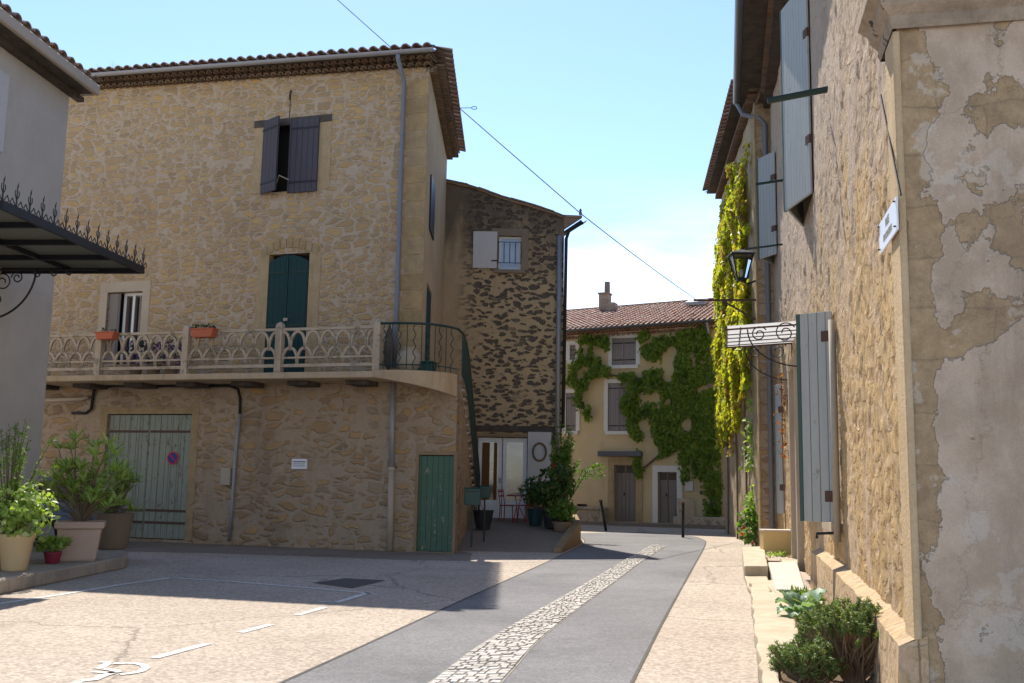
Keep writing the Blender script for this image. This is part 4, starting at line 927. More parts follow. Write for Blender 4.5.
A = F3.Wd((F3.P(702, 520)[0], -.5, 0)); o = MB().box(-.9, .9, -.25, .25, 0, .3).build('stone_trough', M['concrete'], None, bevel=.04); o.location = (A.x, A.y, .1); o.rotation_euler = (0, 0, F3.a); tag(o, 'low stone trough under the creeper stem by the far house', 'trough')
# bollards
for (xb, yb, xt, yt, lab) in ((606, 531, 600.5, 499.5, 'thin dark bollard leaning left in the shadow'), (683, 537.5, 683, 502, 'upright thin dark bollard at the road bend')):
    A = gnd(xb, yb); T_ = atY(xt, yt, A.y); t = thing('bollard', lab, 'bollard', loc=A, group='thin dark bollards at the road bend'); D = T_-A
    MB().tube([(0, 0, 0), D*.92], .045, 10).build('post', M['iron'], t, smooth=True); MB().tube([D*.92, D], [.06, .05], 10).build('cap', M['iron_rust'], t, smooth=True); MB().tube([D*.80, D*.83], .056, 10).build('collar', M['iron_rust'], t, smooth=True)

# creeper on the far house
def ivy_on(fr, blobs, n, size, d0, name, mat, label, seed, dens=None, holes=()):
    """blobs: (x, y, rx, ry, weight) pixel ellipses projected to the wall"""
    r_ = np.random.default_rng(seed); W_ = np.array([b[2]*b[3] for b in blobs], float); W_ /= W_.sum(); C = []; T_ = []
    while len(C) < n:
        b = blobs[r_.choice(len(blobs), p=W_)]; th = r_.uniform(0, 6.283); rr = r_.uniform(0, 1)**.5*(r_.uniform(.8, 1.1) if r_.random() < .82 else r_.uniform(1.0, 1.5))
        x = b[0]+b[2]*rr*math.cos(th); y_ = b[1]+b[3]*rr*math.sin(th)
        if any(h[0] < x < h[2] and h[1] < y_ < h[3] for h in holes): continue
        s, z_ = fr.P(x, y_)
        if z_ < 0.05: continue
        cl_ = noise.noise(Vector((s*1.3, z_*1.3, seed)))
        if cl_ < (-.34 if x > 660 else -.22) + .30*noise.noise(Vector((s*4, z_*4, 2))): continue
        dd = -(d0*(.3+.9*r_.random()) + .12*max(0, cl_))
        C.append(fr.Wd((s, dd, z_))); T_.append(.5+.7*noise.noise(Vector((s*2.5, z_*2.5, seed+5))))
    t = thing(name, label, 'climbing plant', loc=(0, 0, 0)); nn = -fr.D
    leaves('foliage', [tuple(c) for c in C], (nn.x, nn.y, .5), size, mat, t, jit=.45, tint=T_, up=(0, 0, -1)); return t
hol = ((607, 335, 640, 370), (618, 378, 634, 434), (604, 378, 616, 434))
B3 = [(590, 350, 12, 14), (585, 370, 15, 12), (583, 395, 9, 14), (588, 410, 4, 12), (605, 345, 6, 8), (600, 372, 12, 6), (574, 382, 7, 6),
      (650, 345, 9, 14), (655, 350, 10, 12), (668, 345, 12, 8), (690, 342, 16, 12), (683, 360, 9, 14), (703, 345, 9, 18), (645, 338, 8, 4),
      (640, 378, 22, 6), (660, 378, 18, 8), (690, 380, 20, 12), (705, 380, 10, 30), (690, 395, 18, 18), (700, 410, 14, 20), (672, 395, 10, 16), (650, 388, 10, 5),
      (635, 393, 7, 14), (628, 405, 7, 10), (634, 420, 6, 18), (655, 412, 16, 8), (668, 420, 14, 12), (685, 428, 14, 12), (700, 440, 11, 22), (712, 440, 8, 70), (715, 490, 7, 45), (660, 428, 8, 10),
      (650, 455, 20, 3.5), (640, 465, 5, 14), (665, 450, 12, 5), (686, 460, 8, 8), (690, 445, 12, 10), (672, 440, 10, 8), (700, 465, 8, 14), (686, 476, 4, 8), (658, 440, 3, 18), (640, 437, 5, 6), (712, 500, 6, 30), (598, 362, 4, 14)]
cv = ivy_on(F3, B3, 19000, .115, .22, 'wall_creeper', M['ivy'], 'green creeper sprawling over the ochre house at the end of the street', 11, holes=((611, 338, 636, 366), (607, 383, 618, 432)))
st = MB()
for pth in (((713, 522), (711, 480), (704, 440), (700, 400), (690, 370), (680, 345)), ((704, 440), (670, 425), (640, 410), (636, 395)), ((704, 435), (660, 455), (642, 470)), ((700, 400), (650, 380), (600, 374), (585, 365))):
    st.tube([F3.Wd((F3.P(x, y_)[0], -.06, F3.P(x, y_)[1])) for x, y_ in pth], [.06-.008*i for i in range(len(pth))], 6)
st.build('stem', M['bark'], cv)

# ------------------------------------------------------------------ left house with canopy
F4 = Fr(-8.86, 19.0, 85); H4 = thing('grey_house', 'smooth grey rendered house on the left with iron glass canopy', 'house', F4)
z4 = F4.L(atY(72, 92, 19.0)).z
wall('street_wall', -14, 0, 0, z4, [], M['grey_render'], H4, step=1.5)
MB().quad((0, 0, 0), (0, 8, 0), (0, 8, z4), (0, 0, z4)).quad((-14, 8, 0), (-14, 8, z4), (0, 8, z4), (0, 8, 0)).quad((-14, 0, 0), (-14, 8, 0), (-14, 8, z4), (-14, 0, z4)).build('rear_wall', M['grey_render'], H4)
MB().box(-14.2, .12, -.42, 8.2, z4, z4+.05).build('soffit', M['wood_dark'], H4)
m = MB().box(-14.2, .20, -.52, -.425, z4-.02, z4+.20).box(.125, .20, -.425, 8.2, z4-.02, z4+.20); m.build('box_gutter', M['cream_pipe'], H4, bevel=.03)
m = MB().box(-14.2, .30, -.14, .0, z4-.10, z4-.004).build('cornice', M['wood_dark'], H4)
tile_slope('roof', -14.2, .24, lambda s: max(.2, min(4.5, (.3-s)*1.0+.1)) if s > -4 else 4.5, z4+.19, .30, M['tile_old'], H4, d0=-.47, pitch=.30)
# hip side tiles: columns perpendicular, facing the far end
MB().hexa([(.22, -.42, z4+.2), (.22, 8, z4+.2), (-3.9, 8, z4+1.5), (-3.9, 3.9, z4+1.5), (.22, -.4, z4+.26), (.22, 8, z4+.26), (-3.9, 8, z4+1.58), (-3.9, 3.9, z4+1.58)], .4).build('hip_slope', M['tile_old'], H4)
hp = MB()
for i in range(14): t = i/14; hp.tube([(.2-4.3*t, -.4+4.3*t, z4+.3+1.3*t), (.2-4.3*(t+.08), -.4+4.3*(t+.08), z4+.3+1.3*(t+.08))], [.10, .085], 8, random.random())
hp.build('hip_tiles', M['tile_old'], H4)
# pale shutter at the frame edge
q = F4.rect(-12, 68, 6, 150, -.05); MB().box(q[0], q[1], -.07, -.02, q[2], q[3]).build('shutter', M['off_white_wood'], H4, bevel=.005)
# canopy: local coordinates of F4
tip = F4.L(atY(143, 271, 17.1)); cz = tip.z; cs1 = tip.x; cd = tip.y; cs0 = cs1-4.2
can = MB().box(cs0, cs1, cd-.03, cd+.03, cz-.05, cz+.07).box(cs1-.03, cs1+.03, cd+.03, 0, cz-.045, cz+.045).box(cs0-.03, cs0+.03, cd+.03, 0, cz-.045, cz+.045)
for i in range(1, 4): s = cs0+(cs1-cs0)*i/4; can.box(s-.025, s+.025, cd+.03, 0, cz-.04, cz+.04)
can.box(cs0, cs1, cd*.5-.025, cd*.5+.025, cz-.038, cz+.038)
cn = can.build('canopy', M['iron'], H4)
MB().box(cs0, cs1, cd+.03, 0, cz+.046, cz+.06).build('canopy_panel', M['canopy'], cn)
# cresting spikes along the street edge
cr_ = MB(); n = int((cs1-cs0)/.32)
for i in range(n+1):
    s = cs1-.02-i*.32; cr_.tube([(s, cd, cz+.06), (s, cd, cz+.38)], [.014, .006], 5); cr_.tube([(s, cd, cz+.34), (s+.02, cd, cz+.42)], [.012, .003], 5)
    for sg_ in (-1, 1): cr_.tube([(s, cd, cz+.16), (s+sg_*.05, cd, cz+.24), (s+sg_*.04, cd, cz+.30)], .007, 5); cr_.tube([(s+sg_*.02, cd, cz+.07), (s+sg_*.10, cd, cz+.17), (s+sg_*.15, cd, cz+.10), (s+sg_*.10, cd, cz+.08)], .008, 5)
cr_.build('cresting', M['iron'], cn)
# scroll bracket at the far end
def scroll(c, r, turns, st_=0, dirn=1, n=26):
    return [(c[0], c[1]+math.cos(st_+dirn*turns*2*math.pi*i/n)*r*(1-i/n*.75), c[2]+math.sin(st_+dirn*turns*2*math.pi*i/n)*r*(1-i/n*.75)) for i in range(n)]
for bs in (cs1-.35, cs0+.4):
    br = MB(); br.tube([(bs, -.02, cz-.05), (bs, cd*.75, cz-.05)], .022, 6).tube([(bs, -.04, cz-1.3), (bs, -.04, cz-.05)], .022, 6)
    br.tube([(bs, -.05-.78*math.sin(t)**1.1, cz-.06-.85*(math.cos(t))) for t in np.linspace(0, math.pi/2, 14)], .018, 6)
    for c, r in (((bs, -.24, cz-.27), .17), ((bs, -.50, cz-.19), .11), ((bs, -.16, cz-.58), .10), ((bs, -.85, cz-.13), .07), ((bs, -1.15, cz-.12), .06), ((bs, -1.42, cz-.11), .05)): br.tube(scroll(c, r, 1.6), .012, 5)
    br.build('scroll_bracket', M['iron'], cn)

# raised bed with pots
bp = [(-6.72, 6), (-6.66, 12), (-6.50, 17.3), (-6.56, 17.6), (-6.85, 18.4), (-7.4, 19.2), (-8.5, 19.4), (-8.75, 18.6), (-9.9, 6)]
o = MB().prism(bp, 0, .2).build('raised_kerb', M['kerb_stone'], None, bevel=.03); tag(o, 'rough stone raised kerb carrying the pots along the grey house', 'kerb')
def pot_thing(px, pyb, Y, prof, n, mat, label, name='potted_plant', zb=.2, rot=0):
    p = gnd(px, pyb, zb); t = thing(name, label, 'potted plant', loc=(p.x, p.y, zb), group='potted plants on the raised kerb')
    m = MB().lathe(prof, (0, 0, 0), n)
    h = prof[-1][1]; w = prof[-1][0]; o = m.build('pot', mat, t, bevel=.012, smooth=(n > 8)); o.rotation_euler = (0, 0, rot)
    MB().lathe([(w*.88, h-.04), (w*.88, h-.035)], (0, 0, 0), n).build('soil', M['soil'], t).rotation_euler = (0, 0, rot); return t, h, w
def blob(n, c, r, shell=.45, sd=0):
    u = rng.normal(0, 1, (n, 3)); u /= np.linalg.norm(u, axis=1)[:, None]; rr = rng.uniform(shell, 1, n)[:, None]; P = u*rr*np.array(r)+np.array(c)
    k = np.array([noise.noise(Vector(p)*3.1+Vector((sd, 0, 0))) for p in P]); return P[k > -.22], u[k > -.22]
def stems(t, base, ends, r0=.02, mat=None, name='stem'):
    m = MB()
    for e in ends: b = Vector(base); e = Vector(e); mid_ = b.lerp(e, .5)+Vector((random.uniform(-.06, .06), random.uniform(-.06, .06), .05)); m.tube([b, mid_, e], [r0, r0*.7, r0*.4], 5)
    return m.build(name, mat or M['bark'], t)
def rosettes(t, centers, nleaf, ln, mat, wid=.3):
    C = []; N = []; U = []
    for c in centers:
        for i in range(nleaf):
            th = 6.283*i/nleaf*1.618*3; el = random.uniform(.1, 1.1); d = Vector((math.cos(th)*math.cos(el), math.sin(th)*math.cos(el), math.sin(el))); C.append(Vector(c)+d*ln*.5); U.append(d); N.append(Vector((0, 0, 1))-d*d.z)
    return leaves('foliage', [tuple(c) for c in C], np.array([tuple(x.normalized()) for x in N]), ln*wid, mat, t, aspect=1/wid, jit=.15, up=np.array([tuple(u*6) for u in U]), var=.2)
t, h, w = pot_thing(14, 570.5, 14, [(.165, 0), (.17, .03), (.225, .40), (.25, .46), (.25, .52)], 20, M['cream_pot'], 'cream round pot with small glossy green leaves, nearest on the kerb')
P, u = blob(1500, (.0, .05, h+.30), (.52, .5, .46), .2); leaves('foliage', P, u+np.array([0, 0, .4]), .075, M['leaf_pale'], t); stems(t, (0, 0, h-.05), P[:14], .012)
t, h, w = pot_thing(78, 560, 17, [(.36, 0), (.38, .04), (.46, .50), (.52, .52), (.52, .62)], 4, M['pink_pot'], 'square pinkish stone planter with whorled variegated leaves', rot=R(20))
cs_ = [(random.uniform(-.55, .5), random.uniform(-.3, .4), h+random.uniform(.1, .9)) for _ in range(40)]+[(.1, .1, h+1.2), (-.25, 0, h+1.15), (-.5, .1, h+1.15), (.35, 0, h+1.25), (.2, -.2, h+1.05), (-.1, -.2, h+1.3)]
rosettes(t, cs_, 13, .26, M['leaf_pale'], .28); stems(t, (0, 0, h-.05), cs_, .018)
t, h, w = pot_thing(112, 549, 19, [(.24, 0), (.27, .06), (.32, .45), (.34, .62), (.36, .66)], 18, M['brown_pot'], 'brown round tub with darker leaves, farthest on the kerb')
cs_ = [(random.uniform(-.42, .36), random.uniform(-.3, .3), h+random.uniform(.0, .75)) for _ in range(30)]; cs_ += [(-.1, 0, h+1.15), (-.22, .1, h+1.0), (0, -.1, h+1.05)]
rosettes(t, cs_, 14, .25, M['leaf_pale'], .28); stems(t, (0, 0, h-.05), cs_, .018)
t, h, w = pot_thing(52, 563.5, 15.5, [(.09, 0), (.13, .15), (.14, .18)], 14, M['magenta_pot'], 'small magenta pot with a pale green fleshy rosette')
cs_ = [(random.uniform(-.2, .2), random.uniform(-.15, .15), h+random.uniform(.0, .14)) for _ in range(24)]; rosettes(t, cs_, 12, .15, M['leaf_pale'], .5)
# feathery evergreen at the frame edge
t = thing('feathery_shrub', 'feathery evergreen shrub behind the cream pot at the left edge', 'shrub', loc=(-7.25, 14.7, .2), group='potted plants on the raised kerb')
MB().lathe([(.16, 0), (.22, .3), (.23, .36)], (0, 0, 0), 16).build('pot', M['brown_pot'], t)
fr_ = []
fe = MB(); Cn = []; Un = []
for i in range(46):
    th = random.uniform(0, 6.28); rr = random.uniform(.1, .62); zt_ = random.uniform(.75, 2.15); b = Vector((0, 0, .35)); e = Vector((rr*math.cos(th), rr*math.sin(th)*.8, zt_)); md = b.lerp(e, .6)+Vector((0, 0, .18)); fe.tube([b, md, e], [.012, .008, .004], 4)
    for k in range(46):
        f = random.uniform(.35, 1); p = b.lerp(md, f*2) if f < .5 else md.lerp(e, f*2-1); dr_ = (e-md).normalized()+Vector((random.uniform(-1, 1), random.uniform(-1, 1), random.uniform(-.7, .7))); Cn.append(p+dr_*.035); Un.append(dr_*3)
fe.build('stem', M['bark'], t); leaves('foliage', [tuple(c) for c in Cn], (0, 0, 1), .018, M['leaf'], t, aspect=5, jit=1, up=np.array([tuple(x) for x in Un]))

# parked car behind the pots
cy = 22.3; ca = R(-12)
t = thing('parked_car', 'pale blue-grey hatchback parked behind the potted plants', 'car', loc=(-10.75, 22.6, 0), rot=ca)
prof = [(-1.9, .35), (-1.95, .6), (-1.9, .9), (-1.6, 1.02), (-1.45, 1.42), (-.9, 1.52), (.1, 1.50), (.35, 1.40), (1.05, .98), (1.75, .86), (1.95, .66), (1.98, .35)]
m = MB(); 
def carsec(p, y, k): return [(x, y, z_) for x, z_ in p]
secs = []
for yy, ins in ((-.82, 1), (-.78, 0), (.78, 0), (.82, 1)):
    secs.append([(x*(1-.02*ins), yy*(.86 if z_ > 1.1 else 1.0), z_-(.03*ins if z_ > 1 else 0)) for x, z_ in prof])
for i in range(3):
    for k in range(len(prof)):
        j = (k+1) % len(prof); m.quad(secs[i][k], secs[i][j], secs[i+1][j], secs[i+1][k])
for sct in (secs[0], list(reversed(secs[3]))):
    b = len(m.v); m.v += sct; m.t += [.5]*len(sct); m.f.append(tuple(range(b, b+len(sct))))
m.build('body', M['car_paint'], t)
MB().hexa([(.42, -.66, 1.38), (1.02, -.72, 1.03), (1.02, .72, 1.03), (.42, .66, 1.38), (.44, -.66, 1.39), (1.04, -.72, 1.04), (1.04, .72, 1.04), (.44, .66, 1.39)]).build('windscreen', M['glass'], t)
for sy in (-1, 1):
    yb_, yt_ = sy*.835, sy*.725
    for x0, x1, x2, x3 in ((-.2, .85, .28, -.2), (-1.35, -.28, -.28, -1.2)):
        m = MB(); a_ = [(x0, yb_, 1.0), (x1, yb_, 1.0), (x2, yt_, 1.38), (x3, yt_, 1.38)]; m.hexa(a_+[(x, y_-sy*.02, z_) for x, y_, z_ in a_]); m.build('side_window', M['glass'], t)
    for wx in (-1.2, 1.2):
        wh = MB(); wh.tube([(wx, sy*.70, .31), (wx, sy*.86, .31)], .31, 20); wo = wh.build('wheel', M['rubber'], t); MB().tube([(wx, sy*.865, .31), (wx, sy*.872, .31)], .19, 16).build('rim', M['zinc'], wo)
    MB().box(1.86, 1.99, min(sy*.5, sy*.75), max(sy*.5, sy*.75), .62, .76).build('headlight', M['glass'], t, bevel=.03)
    MB().box(.75, .95, min(sy*.84, sy*1.0), max(sy*.84, sy*1.0), 1.0, 1.12).build('wing_mirror', M['car_paint'], t, bevel=.03)

# bare tree behind
t = thing('bare_tree', 'bare branched treetop behind the roofs at the upper left', 'tree', loc=(-17.5, 40, 0))
tr_ = MB()
def branch(p, d, L_, r, dep):
    e = p+d*L_; tr_.tube([p, p.lerp(e, .5)+Vector((random.uniform(-.1, .1)*L_, 0, random.uniform(-.05, .05)*L_)), e], [r, r*.8, r*.6], 4, caps=False)
    if dep:
        for _ in range(3 if dep > 1 else 4): nd = (d+Vector((random.uniform(-.75, .75), random.uniform(-.6, .6), random.uniform(-.15, .5)))).normalized(); branch(e, nd, L_*random.uniform(.6, .8), r*.55, dep-1)
branch(Vector((0, 0, 13.5)), Vector((0, 0, 1)), 1.6, .05, 5); MB().tube([(0, 0, 0), (0, 0, 13.6)], [.3, .08], 8).build('trunk', M['twig'], t)
tr_.build('branches', M['twig'], t)

# ------------------------------------------------------------------ right house (near)
F5b = lambda s: 0.0
C0 = Vector((2.72, 6.8)); C1 = Vector((6.62, 25.1)); chord = (C0-C1).length; ang5 = math.degrees(math.atan2((C0-C1).y, (C0-C1).x))
def bend5(s): t = s/chord; return .22*4*t*(1-t)
F5 = Fr(C1.x, C1.y, ang5, bend5); H5 = thing('plastered_house', 'tall weathered stone and plaster house along the right side', 'house', F5)
Z5 = 11.6
def sY(px): return F5.P(px, 480)[0]
def stoneA(s, z):
    wob = noise.noise(Vector((s*1.4, z*1.4, 2)))*.25
    wob = wob+.09*noise.noise(Vector((s*7, z*7, 4))); dd, pp_ = noise.voronoi(Vector((s*2.6+wob, z*4.9+wob*1.4, 1.3)))
    edge = min(1, max(0, (dd[1]-dd[0]-.03)/.16)); edge = edge*edge*(3-2*edge)
    n1 = noise.fractal(Vector((s*5, z*3.6, 7)), .7, 2, 5); n2 = noise.fractal(Vector((s*.7, z*.35, 1)), .8, 2, 4)
    st = .22 + .9*n2 + .22*max(0, min(1, (5-z)/1.5)) - .15*max(0, min(1, (z-5)/2)) + (.12 if s > chord-7 else 0)
    st = max(0, min(1, st*2.0))
    n3 = noise.fractal(Vector((s*2.1, z*.9, 17)), .8, 2, 4); d = -(edge*.012*st) - n1*.013 - n3*.016 - .010*noise.fractal(Vector((s*14, z*8, 4)), .6, 2, 4) + .02*st
    h = (pp_[0].x*7.13+pp_[0].y*3.71) % 1.0
    return d, max(0, min(1, .5+.5*(edge*st)*(.5+.5*h))) if edge*st > .22 else max(0, .48*(1-.8*abs(n1)))
w1s = (sY(839)-1.15, sY(839)); 
big1 = (w1s[0], w1s[1], F5.P(836, 521)[1], F5.P(834, 312)[1])
sa, sb = F5.P(814, 184)[0], F5.P(803, 215)[0]; zw = F5.P(814, 184)[1]
big2 = (sb+.0, sa-.0, zw-.1, zw+3.5)
sc1, sd1 = F5.P(778, 250)[0], F5.P(766, 262)[0]
if sd1 > sc1: sc1, sd1 = sd1, sc1
zw3 = F5.P(778, 252)[1]; big3 = (max(.5, sc1-1.5), sc1, zw3, zw3+2.5)
dr5 = (sY(802)-.25-1.1, sY(802)-.25, .12, 3.9)
g = G('eroded plaster and stone'); tn = g.attr('tint')
col = g.ramp(tn, [(0, (.52, .37, .235)), (.3, (.64, .47, .31)), (.48, (.70, .54, .38)), (.56, (.60, .41, .205)), (.8, (.66, .46, .24)), (1, (.70, .53, .31))])
col = g.mix(g.math('MULTIPLY', g.rng(g.noise(g.map((2.4, 2.4, .5)), 1.3, 6, .7), .5, .7), .55), col, (.40, .28, .18))
col = g.mix(1.0, col, g.ramp(g.noise(g.map((1, 1, .45)), 11, 7, .8), [(.3, (.66, .62, .58)), (.7, (1.15, 1.15, 1.15))]), 'MULTIPLY')
cv_, cc_ = g.cells(g.map((3.2, 3.2, 5.6), g.vadd(g.co, g.noise(g.co, 3, 4, .6, True), .22)), .9); cm = g.math('MULTIPLY', g.rng(g.math('ADD', cv_, g.math('MULTIPLY', g.math('SUBTRACT', g.noise(g.co, 14, 5, .7), .5), .5)), .12, .3), g.rng(tn, .40, .60, .35, 1.0))
sc2 = g.n.new('ShaderNodeSeparateColor'); g.l.new(cc_, sc2.inputs[0]); col = g.mix(g.math('MULTIPLY', cm, .65), col, g.ramp(sc2.outputs[0], [(0, (.62, .41, .19)), (.35, (.72, .53, .31)), (.6, (.52, .36, .20)), (1, (.72, .50, .24))]))
zn_ = g.n.new('ShaderNodeSeparateXYZ'); g.l.new(g.co, zn_.inputs[0]); up2 = g.rng(g.math('ADD', zn_.outputs['Z'], g.math('MULTIPLY', g.math('SUBTRACT', g.noise(g.map((1, 1, .4)), 1.1, 6, .65), .5), 9.0)), 3.6, 5.6)
col = g.mix(g.math('MULTIPLY', up2, .62), col, g.mix(g.noise(g.map((1, 1, .4)), 6, 6, .75), (.36, .29, .235), (.60, .50, .42)))
crv = g.math('MULTIPLY', cm, .9)
M['near'] = g.done(col, .95, g.bump(g.math('ADD', crv, g.noise(g.map((1, 1, .7)), 30, 6, .75)), .024), .1)
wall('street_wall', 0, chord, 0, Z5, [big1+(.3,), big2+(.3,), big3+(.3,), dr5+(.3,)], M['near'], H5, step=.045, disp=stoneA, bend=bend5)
def bx(s0, s1, d0, d1, z0, z1, t=.5):  # box following the bend at its middle
    b = bend5((s0+s1)/2); return (s0, s1, d0+b, d1+b, z0, z1, t)
# smooth corner strip, proud
F6 = Fr(C0.x, C0.y, ang5+90); zc5 = F6.P(960, 24, -.03)[1]
m = MB().box(chord-.34, chord+.02, -.03, .02, 0, zc5-.01); m.build('corner_blocks', plaster('pale corner blocks', (.60, .44, .255), (.70, .53, .33), stain=.4, sc=2, bumpd=.03), H5, bevel=.015)
# gable (dark) face at the corner, frame perpendicular
F6 = Fr(C0.x, C0.y, ang5+90)
def gab(mb, name, mat, bevel=0, smooth=False, parent=H5):
    mb.v = [tuple(F5.L(F6.Wd(Vector(p)))) for p in mb.v]; return mb.build(name, mat, parent, bevel=bevel, smooth=smooth)
g = G('peeling plaster'); s_ = g.n.new('ShaderNodeSeparateXYZ'); g.l.new(g.co, s_.inputs[0])
dY = g.math('MULTIPLY', s_.outputs['Y'], 1.0)
n1 = g.noise(g.co, .8, 8, .62); n2 = g.noise(g.vadd(g.co, (3.1, 7.7, 1.9), 1.0), 1.9, 6, .62)
pla = g.mix(g.rng(g.noise(g.co, 2.2, 7, .65), .35, .65), (.42, .325, .235), (.55, .435, .33))
ledge = g.math('ADD', n1, g.math('MULTIPLY', g.math('SUBTRACT', n2, .5), .5))
# exposure higher close to the corner
zz_ = s_.outputs['Z']; wobz = g.math('ADD', zz_, g.math('MULTIPLY', g.math('SUBTRACT', g.noise(g.co, 1.3, 5, .6), .5), 1.6)); band = g.math('MULTIPLY', g.rng(wobz, 2.35, 2.7), g.rng(wobz, 3.75, 3.45)); up_ = g.math('MULTIPLY', g.rng(wobz, 3.95, 4.3), g.rng(dY, .35, .7)); cor = g.math('ADD', g.rng(dY, .04, .28, .13, -.075), g.math('MULTIPLY', g.math('MAXIMUM', band, up_), .17))
exm = g.rng(g.math('ADD', ledge, cor), .552, .572)
b = g.n.new('ShaderNodeTexBrick'); kk = g.n.new('ShaderNodeCombineXYZ'); g.l.new(g.math('ADD', s_.outputs['Y'], 0.0), kk.inputs['X']); g.l.new(s_.outputs['Z'], kk.inputs['Y'])
vb = g.vadd(kk.outputs[0], g.noise(g.co, 2, 4, .6, True), .12); g.l.new(vb, b.inputs['Vector']); b.inputs['Scale'].default_value = 1; b.inputs['Brick Width'].default_value = .62; b.inputs['Row Height'].default_value = .36; b.inputs['Mortar Size'].default_value = .012; b.inputs['Mortar Smooth'].default_value = .6
b.inputs['Color1'].default_value = (.43, .315, .19, 1); b.inputs['Color2'].default_value = (.37, .27, .165, 1); b.inputs['Mortar'].default_value = (.32, .24, .15, 1)
sto = g.mix(1.0, b.outputs['Color'], g.ramp(g.noise(g.co, 7, 7, .75), [(.3, (.65, .62, .6)), (.7, (1.2, 1.18, 1.15))]), 'MULTIPLY')
rim = g.rng(g.math('ABSOLUTE', g.math('SUBTRACT', g.math('ADD', ledge, cor), .553)), .012, .004)
whi = g.rng(g.math('ADD', n2, g.math('MULTIPLY', n1, .3)), .745, .765)
col = g.mix(exm, pla, sto); col = g.mix(g.math('MULTIPLY', whi, .5), col, (.56, .50, .42)); col = g.mix(g.math('MULTIPLY', rim, .35), col, (.56, .49, .40))
stn = g.math('MULTIPLY', g.rng(g.noise(g.map((1.5, 1.5, .35)), 1.5, 7, .7), .47, .72), .5); col = g.mix(stn, col, (.27, .20, .14))
ckd = g.voro(g.vadd(g.co, g.noise(g.co, 2.5, 6, .7, True), .5), .9, 'DISTANCE_TO_EDGE').outputs['Distance']; col = g.mix(g.math('MULTIPLY', g.rng(ckd, .006, .002), .3), col, (.15, .11, .08))
f = g.noise(g.co, 24, 6, .75); f2 = g.noise(g.co, 90, 3, .7)
col = g.mix(1.0, col, g.ramp(f2, [(.25, (.85, .85, .85)), (.75, (1.1, 1.1, 1.1))]), 'MULTIPLY')
hgt = g.math('ADD', g.math('MULTIPLY', exm, -1.0), g.math('MULTIPLY', f, .35)); M['peel'] = g.done(col, .93, g.bump(hgt, .014), .12)
def rg(s, z): return (noise.fractal(Vector((s*1.6, z*1.6, 5)), .8, 2, 4)*.02 + .008*noise.noise(Vector((s*9, z*9, 2))), .5)
ob = wall('gable_wall', .0, 7, 0, Z5, [], M['peel'], None, step=.07, disp=rg)
for v_ in ob.data.vertices: v_.co = F5.L(F6.Wd(v_.co))
ob.parent = H5
# cornice string course wrapping the corner
m = MB()
prof = [(-.03, 0), (-.05, .05), (-.05, .09), (-.11, .15), (-.12, .20), (-.19, .25), (-.19, .34), (-.03, .42)]
for (a0, a1), (b0, b1) in zip(prof[:-1], prof[1:]): 
    m.quad((a0, a0, zc5+a1), (7, a0, zc5+a1), (7, b0, zc5+b1), (b0, b0, zc5+b1))
gab(m, 'string_course', M['cornice'])
m = MB(); Lr = .55
for (a0, a1), (b0, b1) in zip(prof[:-1], prof[1:]):
    m.quad((chord-a0, a0, zc5+a1), (chord-b0, b0, zc5+b1), (chord-Lr, b0, zc5+b1), (chord-Lr, a0, zc5+a1))
m.prism([(p[0], zc5+p[1]) for p in prof]+[(.02, zc5+.5), (.02, zc5)], chord-Lr-.001, chord-Lr, 'x'); m.build('string_course', M['cornice'], H5)
# rear
MB().quad((0, 0, 0), (0, 7, 0), (0, 7, Z5), (0, 0, Z5)).quad((0, 7, 0), (chord, 7, 0), (chord, 7, Z5), (0, 7, Z5)).quad((0, 0, Z5), (0, 7, Z5), (chord, 7, Z5), (chord, 0, Z5)).build('rear_wall', M['near'], H5)
# battered plinth
m = MB(); pz = .56
N_ = 120
for i in range(N_):
    a = chord-9.6+9.62*i/N_; b_ = chord-9.6+9.62*(i+1)/N_
    nj = lambda q: noise.noise(Vector((q*1.1, 0, 0)))*.012+noise.noise(Vector((q*6, 0, 3)))*.006; ja = nj(a); jb = nj(b_); A, B_ = bend5(a), bend5(min(b_, chord))
    m.quad((a, A-.16+ja, 0), (b_, B_-.16+jb, 0), (b_, B_-.13+jb, pz+jb), (a, A-.13+ja, pz+ja)); m.quad((a, A-.13+ja, pz+ja), (b_, B_-.13+jb, pz+jb), (b_, B_+.02, pz+.07), (a, A+.02, pz+.07))
m.quad((chord-9.6, bend5(chord-9.6)-.16, 0), (chord-9.6, bend5(chord-9.6)-.13, pz), (chord-9.6, bend5(chord-9.6)+.05, pz+.07), (chord-9.6, bend5(chord-9.6)+.05, 0))
m.quad((chord+.02, -.16, 0), (chord+.02, .05, 0), (chord+.02, .05, pz+.07), (chord+.02, -.13, pz)); m.build('plinth', M['near'], H5)
# eave of this house, seen from below at the top
ea = F5.L(atY(737, 93, 24.6)); ze5 = ea.z; 
m = MB().box(-.1, chord, ea.y+.07, .25, ze5+.02, ze5+.10); m.box(-.1, chord, -.15, .3, ze5-.3, ze5+.02); m.build('eaves', M['wood_dark'], H5)
mb = MB(); genoise(mb, -.1, chord, ze5-.28, 2, .2, .14, d0=.15); mb.build('eaves_courses', M['tile_old'], H5)
m = MB(); gutter(m, (-.1, ea.y, ze5+.06), (chord, ea.y, ze5+.06), .10); m.build('gutter', M['zinc_dark'], H5)
tile_slope('roof', -.2, chord, lambda s: 2.0, ze5+.12, .28, M['tile_old'], H5, d0=ea.y+.05)
dp = MB().tube([(.0, ea.y, ze5), (.05, ea.y+.15, ze5-.35), (.25, -.25, ze5-.55), (.3, -.12, ze5-.75), (.3, -.12, .2)], .06, 10); dp.build('downpipe', M['blue_pipe'], H5, smooth=True)
